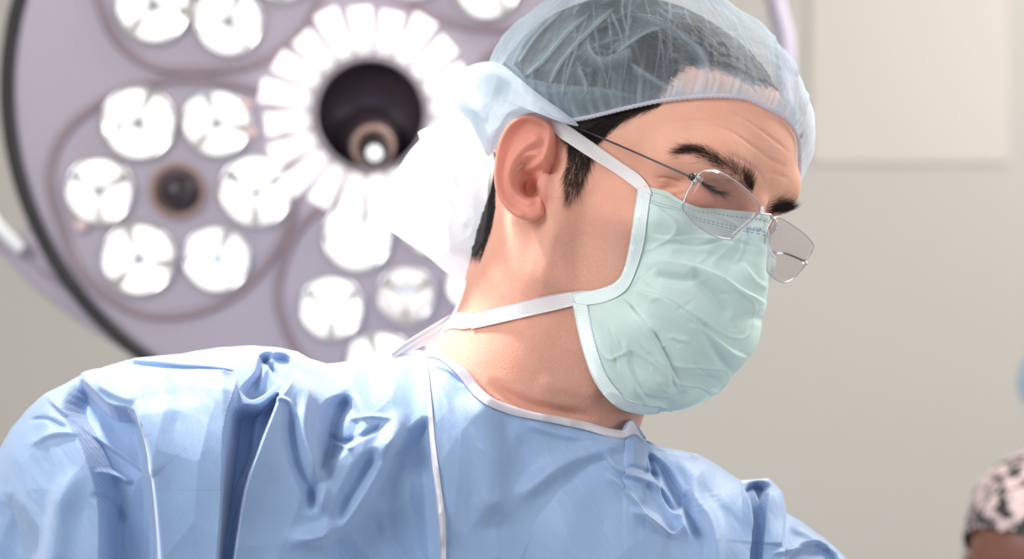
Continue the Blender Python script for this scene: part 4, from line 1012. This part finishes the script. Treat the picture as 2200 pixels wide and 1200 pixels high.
band('neck_binding', pipe0, pipe1, [(GOWN_BVH, .0015), (HEAD_BVH, .003)], PIPEM, gown, n=300, m=8, th=.0008, crown=.0006)
band('flap_edge', [(909, 760), (917, 850), (925, 950), (939, 1080), (947, 1150), (950, 1260)], [(917, 760), (926, 850), (935, 950), (952, 1080), (958, 1150), (958, 1260)], [(GOWN_BVH, .0012)], PIPEM, gown, n=200, m=6, th=.0006, smooth=3)
# ---------------------------------------------------------------- room
def wall_material(name, col):
    m, nt, b = new_mat(name); c = mixc(nt, noise_tex(nt, 1.2, 3), tuple(x * .97 for x in col), tuple(min(1, x * 1.03) for x in col))
    nt.links.new(c, b.inputs['Base Color']); b.inputs['Roughness'].default_value = .6; bump(nt, b, noise_tex(nt, 180, 3), .08, .001); return m
WALLM = wall_material('beige_wall_paint', (.62, .595, .55)); CEILM = wall_material('white_ceiling_paint', (.8, .79, .77)); FLOORM = wall_material('grey_vinyl', (.42, .44, .45))
PANELM = wall_material('pale_panel_laminate', (.74, .68, .63))
def box(name, lo, hi, mat, parent=None, bev=0):
    import bmesh
    bm = bmesh.new(); bmesh.ops.create_cube(bm, size=1); lo, hi = np.array(lo, float), np.array(hi, float)
    for v in bm.verts: v.co = Vector((lo + hi) / 2 + np.array(v.co[:]) * (hi - lo))
    if bev: bmesh.ops.bevel(bm, geom=bm.edges[:], offset=bev, segments=2, affect='EDGES')
    V = np.array([v.co[:] for v in bm.verts]); F = [tuple(v.index for v in f.verts) for f in bm.faces]; bm.free()
    return mesh_obj(name, V, F, mat, parent, smooth=False)
YW = 3.4
for n, lo, hi, mt in [('wall_back', (-3.1, YW, 0), (3.1, YW + .1, 3.3), WALLM), ('wall_left', (-3.1, -3, 0), (-3.0, YW, 3.3), WALLM), ('wall_right', (3.0, -3, 0), (3.1, YW, 3.3), WALLM),
                      ('floor', (-3.1, -3, -.1), (3.1, YW + .1, 0), FLOORM), ('ceiling', (-3.1, -3, 3.3), (3.1, YW + .1, 3.4), CEILM)]:
    tag(box(n, lo, hi, mt), kind='structure')
a0 = W(1738, 352, YW); a1 = W(2168, -330, YW)
tag(box('wall_panel', (a0[0], YW - .007, a0[2]), (a1[0], YW, a1[2]), PANELM, None, .003), 'pale rectangular panel mounted on the beige back wall', 'panel')

# ---------------------------------------------------------------- surgical light
LILAC = simple('lilac_grey_enamel', (.49, .43, .50), .38, .1); GASK = simple('black_rubber', (.02, .02, .022), .5); GROOV = simple('mauve_seal', (.34, .26, .29), .5)
DARKM = simple('dark_recess', (.035, .022, .03), .35); TANM = simple('tan_ring', (.42, .27, .22), .4); CHROM = simple('chrome_reflector', (.8, .78, .76), .12, 1)
WHT = simple('white_gloss', (.85, .86, .86), .15)
def emis(name, col, s):
    m, nt, b = new_mat(name); b.inputs['Base Color'].default_value = (.8, .8, .8, 1); n = noise_tex(nt, 28, 2)
    nt.links.new(mixc(nt, n, tuple(c * .25 for c in col), tuple(c * 1.15 for c in col)), b.inputs['Emission Color']); b.inputs['Emission Strength'].default_value = s; b.inputs['Roughness'].default_value = .3; return m
LEDM = emis('lit_led_glass', (1, .95, .93), 1.05); LEDD = emis('dim_led_glass', (1, .80, .78), .35); DOTM = emis('white_indicator', (1, .97, 1), 1.1); PRISM = emis('lit_prism_glass', (1, .95, .92), 1.15)
LD = 1.10
Lc = W(730, 200, LD); Ln = CAM - Lc; Ln = Ln / np.linalg.norm(Ln); Lu = np.cross([0, 0, 1.0], Ln); Lu /= np.linalg.norm(Lu)
if Lu[0] < 0: Lu = -Lu
Lv = np.cross(Ln, Lu); Lv = Lv if Lv[2] > 0 else -Lv
def LPt(px, py, h=0.0):
    d = W(px, py, 0) - CAM; t = ((Lc - CAM) @ Ln) / (d @ Ln); return CAM + d * t + Ln * h
SC = 1000 * np.linalg.norm(LPt(830, 200) - LPt(730, 200)) / 100    # mm per pixel on the lamp
lamp = empty('surgical_light', tuple(Lc)); tag(lamp, 'large round lit surgical light with petal modules glowing behind the surgeon', 'lamp')
def lathe(prof, c, name, mat, parent, n=96, u=None, v=None, w=None, sx=1):
    u = Lu if u is None else u; v = Lv if v is None else v; w = Ln if w is None else w
    th = np.linspace(0, 2 * math.pi, n, endpoint=False); V = []
    for r, h in prof: V.append(c + (r * sx / 1000) * np.cos(th)[:, None] * u + (r / 1000) * np.sin(th)[:, None] * v + h / 1000 * w)
    V = np.vstack(V); F = []; m = len(prof)
    for i in range(m - 1):
        for j in range(n): k = (j + 1) % n; F.append((i * n + j, i * n + k, (i + 1) * n + k, (i + 1) * n + j))
    if prof[0][0] > 0: F.append(tuple(range(n))[::-1])
    if prof[-1][0] > 0: F.append(tuple((m - 1) * n + j for j in range(n)))
    return mesh_obj(name, V, F, mat, parent)
RR = 706 * SC
hub = LPt(795, 245)
lathe([(0.01, -95), (RR * .45, -92), (RR * .8, -70), (RR * .97, -42), (RR, -20), (RR * .995, -6), (RR * .985, -1), (RR * .965, 0), (RR * .5, 0), (.01, 0)], Lc, 'housing', LILAC, lamp, 160)
th = np.linspace(0, 2 * math.pi, 240, endpoint=False)
tube(Lc + (RR + 1) / 1000 * (np.cos(th)[:, None] * Lu + np.sin(th)[:, None] * Lv) + Ln * .001, .0072, GASK, 'gasket', lamp, 10, closed=True)
def plate(name, pxs, h0, h1, mat, parent, n=6, bev=.004):
    o = catmull(np.array(pxs, float), n, True); m = len(o); c = o.mean(0)
    o2 = o + (c - o) / np.linalg.norm(c - o, axis=1)[:, None] * (bev * 1000 / SC)
    rings = [(o, h0), (o, h1 - bev), (o * .7 + o2 * .3, h1 - bev * .3), (o2, h1)]
    V = np.vstack([np.array([LPt(x, y, h) for x, y in r]) for r, h in rings]); F = []
    for i in range(3):
        for j in range(m): k = (j + 1) % m; F.append((i * m + j, i * m + k, (i + 1) * m + k, (i + 1) * m + j))
    F.append(tuple(3 * m + j for j in range(m))); F.append(tuple(range(m))[::-1])
    return mesh_obj(name, V, F, mat, parent)
plate('outer_bracket', [(30, 330), (52, 440), (48, 500), (-10, 520), (-90, 470), (-110, 520), (-40, 535), (0, 552), (60, 612), (110, 655), (180, 705), (250, 748), (330, 800), (420, 860), (500, 830), (330, 740), (160, 570), (60, 380)], -.05, -.012, LILAC, lamp, 4)
tube(catmull(np.array([LPt(-90, 395, -.002), LPt(-30, 452, .004), LPt(10, 500, .004), LPt(46, 535, 0)]), 8), .0075, WHT, 'grip_rail', lamp, 14)
MO = np.array([(527, 188), (455, 172), (364, 172), (260, 195), (169, 254), (124, 312), (107, 390), (130, 481), (169, 572), (221, 630), (292, 670), (370, 679), (455, 660), (533, 611), (604, 520), (636, 416), (618, 300), (580, 215)], float) - [382, 410]
def rotp(P, a): c, s = math.cos(a), math.sin(a); return P @ np.array([[c, s], [-s, c]])
podproto = None
def make_pod(x, y, rad, dim=False, ang=0.0):
    """one LED pod: a chrome bowl, three lit lobes around a dark triangular centre"""
    c = LPt(x, y, .004); r = rad * SC
    pod = lathe([(r * 1.06, -3), (r * 1.06, 2), (r * .99, 4), (r * .93, 1.0), (r * .3, -2), (.01, -2.5)], c, 'light_pod', CHROM, lamp, 40)
    V, F = [], []
    for k in range(3):
        a0 = ang + k * 2 * math.pi / 3 + .17; a1 = ang + (k + 1) * 2 * math.pi / 3 - .17; na, nb = 18, 7; b = len(V)
        for j in range(nb):
            t = j / (nb - 1)
            for i in range(na):
                a = a0 + (a1 - a0) * i / (na - 1); rr0 = r * (.19 + .04 * math.sin(i * 1.1)); edge = r * .93 * (1 - .10 * abs(2 * i / (na - 1) - 1) ** 4)
                q = rr0 + (edge - rr0) * t; hh = 6 * math.sin(math.pi * t) ** .7 + 2.0
                V.append(c + (q * math.cos(a) * Lu + q * math.sin(a) * Lv + hh * Ln) / 1000)
        for j in range(nb - 1):
            for i in range(na - 1): F.append((b + j * na + i, b + j * na + i + 1, b + (j + 1) * na + i + 1, b + (j + 1) * na + i))
    mesh_obj('led_lobes', V, F, LEDD if dim else LEDM, None).parent = pod
    for ob in pod.children: ob.location = -Vector(lamp.location) 
    return pod
mods = [((382, 410), 0.0, 0.0, 168, 77), ((872, 632), math.radians(-72), math.radians(-10), 162, 74), ((440, -110), math.radians(72), math.radians(12), 165, 78), ((1215, 330), math.radians(-144), 0, 165, 76), ((1010, -190), math.radians(144), .3, 165, 76)]
for mi, ((mx_, my_), ra_, ph_, pr_, rad_) in enumerate(mods):
    o = rotp(MO, -ra_) + [mx_, my_]; o = catmull(o, 6, True)
    tube(np.array([LPt(x, y, .001) for x, y in o]), .0048, GROOV, 'module_seal', lamp, 10, closed=True)
    for k in range(6):
        a = k * math.pi / 3 + ph_; rp = pr_
        x, y = mx_ + rp * math.cos(a), my_ + rp * math.sin(a)
        if math.hypot(x - 730, y - 200) > 690: continue
        make_pod(x, y, rad_ * (.92 if k % 2 else 1.0), False, .5 + k * .7)
    c = LPt(mx_, my_, .002)
    if mi == 1: make_pod(mx_, my_, 62, True, .5)
    else:
        dm = lathe([(60 * SC, -2), (60 * SC, 4), (55 * SC, 7), (50 * SC, 3), (46 * SC, -6), (20 * SC, -10), (.01, -10)], c, 'sensor_bowl', TANM, lamp, 40)
        s_ = lathe([(40 * SC, -9), (36 * SC, 4), (22 * SC, 9), (.01, 10)], LPt(mx_ + 6, my_ + 4, .004), 'sensor_lens', DARKM, None, 32)
        s_.parent = dm; s_.location = -Vector(lamp.location)
# hub with its crown of lit prisms
lathe([(126 * SC, 2), (126 * SC, 26), (119 * SC, 30), (116 * SC, 26), (112 * SC, -10), (90 * SC, -55), (.01, -62)], hub, 'hub_cup', DARKM, lamp, 72)
tube(hub + Ln * .027 + 119 * SC / 1000 * (np.cos(th)[:, None] * Lu + np.sin(th)[:, None] * Lv), .003, simple('grey_lip', (.45, .40, .44), .3), 'hub_lip', lamp, 8, closed=True)
nseg = 20
for k in range(nseg):
    a = 2 * math.pi * k / nseg + .1; da = math.pi / nseg * .80; ri, ro = 130 * SC, (232 + (10 if k % 3 == 0 else -6 if k % 3 == 1 else 0)) * SC
    V, F = [], []
    prof = [(0, 2), (.04, 20), (.3, 25), (.7, 22), (.96, 12), (1, 2)]
    for t, h in prof:
        q = ri + (ro - ri) * t; dd = da * (1 - .10 * t) if t > 0 else da * .95
        for sgn in (-1, -.8, .8, 1): V.append(hub + (q * math.cos(a + dd * sgn) * Lu + q * math.sin(a + dd * sgn) * Lv + (h - (5 if abs(sgn) == 1 else 0)) * Ln) / 1000)
    for i in range(len(prof) - 1):
        for j in range(3): F.append((i * 4 + j, i * 4 + j + 1, i * 4 + j + 5, i * 4 + j + 4))
    F += [(0, 1, 2, 3), tuple(len(V) - 4 + j for j in (3, 2, 1, 0))]
    mesh_obj('light_prism', V, F, PRISM, lamp)
hc = LPt(792, 262, .0)
ax_ = LPt(803, 318, .07) - LPt(792, 262, -.05); ax_ /= np.linalg.norm(ax_); hu = np.cross(ax_, [0, 0, 1.0]); hu /= np.linalg.norm(hu); hv = np.cross(ax_, hu)
hd = lathe([(.01, -60), (34, -60), (31, 0), (26, 20), (23, 26), (19, 30), (17, 26), (15, 24), (.01, 24)], LPt(796, 300, .012), 'handle', DARKM, lamp, 48, hu, hv, ax_)
lathe([(21, 0), (23, 3), (21, 6), (17, 6), (15, 3), (16, 0)], LPt(800, 310, .040), 'handle_ring', TANM, lamp, 48, hu, hv, ax_)
lathe([(13.5, 0), (15, 4), (12.5, 8), (8, 6), (7, 2)], LPt(802, 322, .044), 'handle_socket', GASK, lamp, 40, hu, hv, ax_)
lathe([(9.0, 0), (8, 5), (5, 7), (.01, 8)], LPt(803, 325, .046), 'camera_lens', DOTM, lamp, 32, hu, hv, ax_)
for x, y in ((540, 285), (175, 483), (530, 225)): lathe([(7, 0), (7, 5), (4, 7), (.01, 7)], LPt(x, y, .001), 'screw_cap', simple('pale_pink_cap', (.8, .6, .58), .3), lamp, 20)
# suspension arm that leaves the lamp behind the head and rises out of the picture
tube(catmull(np.array([W(1250, 420, 1.22), W(1560, 400, 1.30), W(1672, 260, 1.34), W(1688, 110, 1.36), W(1666, 0, 1.38), W(1640, -150, 1.40), W(1560, -700, 1.45), W(1500, -3300, 1.45)]), 14), [.0115] * 99, simple('pale_lilac_arm', (.50, .46, .56), .6), 'suspension_arm', lamp, 20)
def lamp_area(px, py, h, target, size, power, col, name):
    return area(name, tuple(LPt(px, py, h)), target, size, power, col)
for q, hh, pw in (((803, 325), .062, 30), ((550, 405), .02, 16), ((760, 515), .02, 16), ((470, 545), .02, 12)):
    spot('surgical_lamp_beam', tuple(LPt(*q, hh)), (-.06, .05, 1.42), pw, .011, 1.0, (1, .97, .95))
# ---------------------------------------------------------------- two colleagues at the right edge
def bust_sdf(p):
    x, y, z = p[:, 0], p[:, 1], p[:, 2]; s = np.stack([x, np.abs(y), z], 1)
    d = ell(p, (-10, 0, 50), (88, 74, 76)); d = smin(d, ell(p, (40, 0, 52), (60, 60, 52)), 22); d = smin(d, ell(p, (42, 0, -18), (50, 57, 60)), 18)
    d = smin(d, ell(s, (56, 47, -7), (30, 20, 15)), 14); d = smin(d, ell(p, (44, 0, -58), (42, 47, 38)), 16); d = smin(d, ell(p, (76, 0, -86), (17, 20, 14)), 12)
    d = smin(d, cap_(s, (80, 7, 37), (66, 50, 34), 12, 10), 14); d = smax(d, -ell(s, (99, 32, 17), (14, 18, 10)), 9); d = smin(d, ell(s, (75, 33, 16), (14.5, 14.5, 11.5)), 6)
    d = smin(d, cap_(p, (94, 0, 24), (110, 0, -14), 6.5, 9), 8); d = smin(d, ell(s, (98, 11, -20), (11, 7, 7)), 6); d = smin(d, ell(p, (91, 0, -50), (9, 22, 7)), 4)
    d = smin(d, ell(s, (-6, 78, 4), (16, 8, 30)), 6)
    d = smin(d, cap_(p, (-20, 0, -10), (-25, 0, -150), 55, 58), 16); d = smin(d, cap_(s, (-25, 0, -165), (-25, 150, -200), 62, 55), 40)
    return d
def shirt_sdf(p):
    s = np.stack([p[:, 0], np.abs(p[:, 1]), p[:, 2]], 1)
    d = smin(cap_(s, (-25, 0, -185), (-25, 155, -215), 72, 66), ell(p, (-20, 0, -380), (115, 180, 260)), 50); return smin(d, cap_(s, (-25, 175, -225), (0, 215, -480), 62, 48), 30)
bV, bF = surface_nets(bust_sdf, (-112, -220, -270), (130, 220, 136), 5); bV = project(bust_sdf, bV, .5, 3, 4)
gV, gF = surface_nets(shirt_sdf, (-160, -290, -640), (130, 290, -90), 9); gV = project(shirt_sdf, gV, .5, 3, 6)
bn = vnormals(bV, bF); 
if np.median(((bV - bV.mean(0)) * bn).sum(1)) < 0: bF = bF[:, ::-1]; bn = -bn
def place(V, c, F, U_=(0, 0, 1)):
    F = np.array(F, float); F /= np.linalg.norm(F); L = np.cross(U_, F); L /= np.linalg.norm(L); U = np.cross(F, L); return c + V / 1000 @ np.stack([F, L, U])
def cap_on(kind):
    if kind == 'scarf': ok = (bV[:, 2] > 72 - .6 * (80 - bV[:, 0]) * (bV[:, 0] < 80)) ; th_ = 7 + fbm(bV * .03, 3) * 4
    else: ok = (bV[:, 2] > 40 - .3 * (80 - bV[:, 0])); th_ = 16 + fbm(bV * .035, 3) * 6
    edge = np.abs(bV[:, 2] - (48 - .25 * (80 - np.minimum(bV[:, 0], 80)))); th_ = th_ * sstep(0, 14, edge + 4)
    f = bF[ok[bF].all(1)]; u = np.unique(f); mp = -np.ones(len(bV), int); mp[u] = np.arange(len(u)); return (bV + bn * th_[:, None])[u], mp[f]
def scarf_mat():
    m, nt, b = new_mat('patterned_scarf'); n = noise_tex(nt, 75, 3, .6); r = mth(nt, 'SMOOTH_MIN', mth(nt, 'MAXIMUM', mth(nt, 'MULTIPLY', mth(nt, 'SUBTRACT', n, .46), 14), 0.0), 1.0, .2)
    c = mixc(nt, r, (.03, .035, .035), (.74, .58, .57)); nt.links.new(c, b.inputs['Base Color']); b.inputs['Roughness'].default_value = .8; return m
def dark_skin():
    m, nt, b = new_mat('brown_skin'); nt.links.new(mixc(nt, noise_tex(nt, 30, 3), (.22, .09, .06), (.28, .12, .08)), b.inputs['Base Color']); b.inputs['Roughness'].default_value = .45; return m
BLUEG = simple('blue_scrub_fabric', (.40, .58, .80), .7)
p1 = W(2258, 1262, .85); pr1 = empty('person', tuple(p1)); tag(pr1, 'person in black and pink patterned head scarf, cut off at the lower right corner', 'person')
F1 = (-.42, -.88, -.12); T = lambda V, F=F1: place(V, p1, F)
mesh_obj('body', T(bV), bF, dark_skin(), pr1); cv, cf = cap_on('scarf'); mesh_obj('head_scarf', T(cv), cf, scarf_mat(), pr1)
mesh_obj('scrub_top', place(gV, p1, (-.55, -.75, 0)), gF, BLUEG, pr1)
p2 = W(2392, 905, 1.5); pr2 = empty('person', tuple(p2)); tag(pr2, 'person whose pale blue cap just shows at the right edge above the patterned scarf', 'person')
mesh_obj('body', place(bV, p2, (-.8, -.4, -.2)), bF, SKIN, pr2); cv, cf = cap_on('cap'); mesh_obj('surgical_cap', place(cv, p2, (-.8, -.4, -.2)), cf, simple('pale_blue_cap_fabric', (.52, .72, .88), .7), pr2)
mesh_obj('scrub_top', place(gV, p2, (-.8, -.4, 0)), gF, BLUEG, pr2)
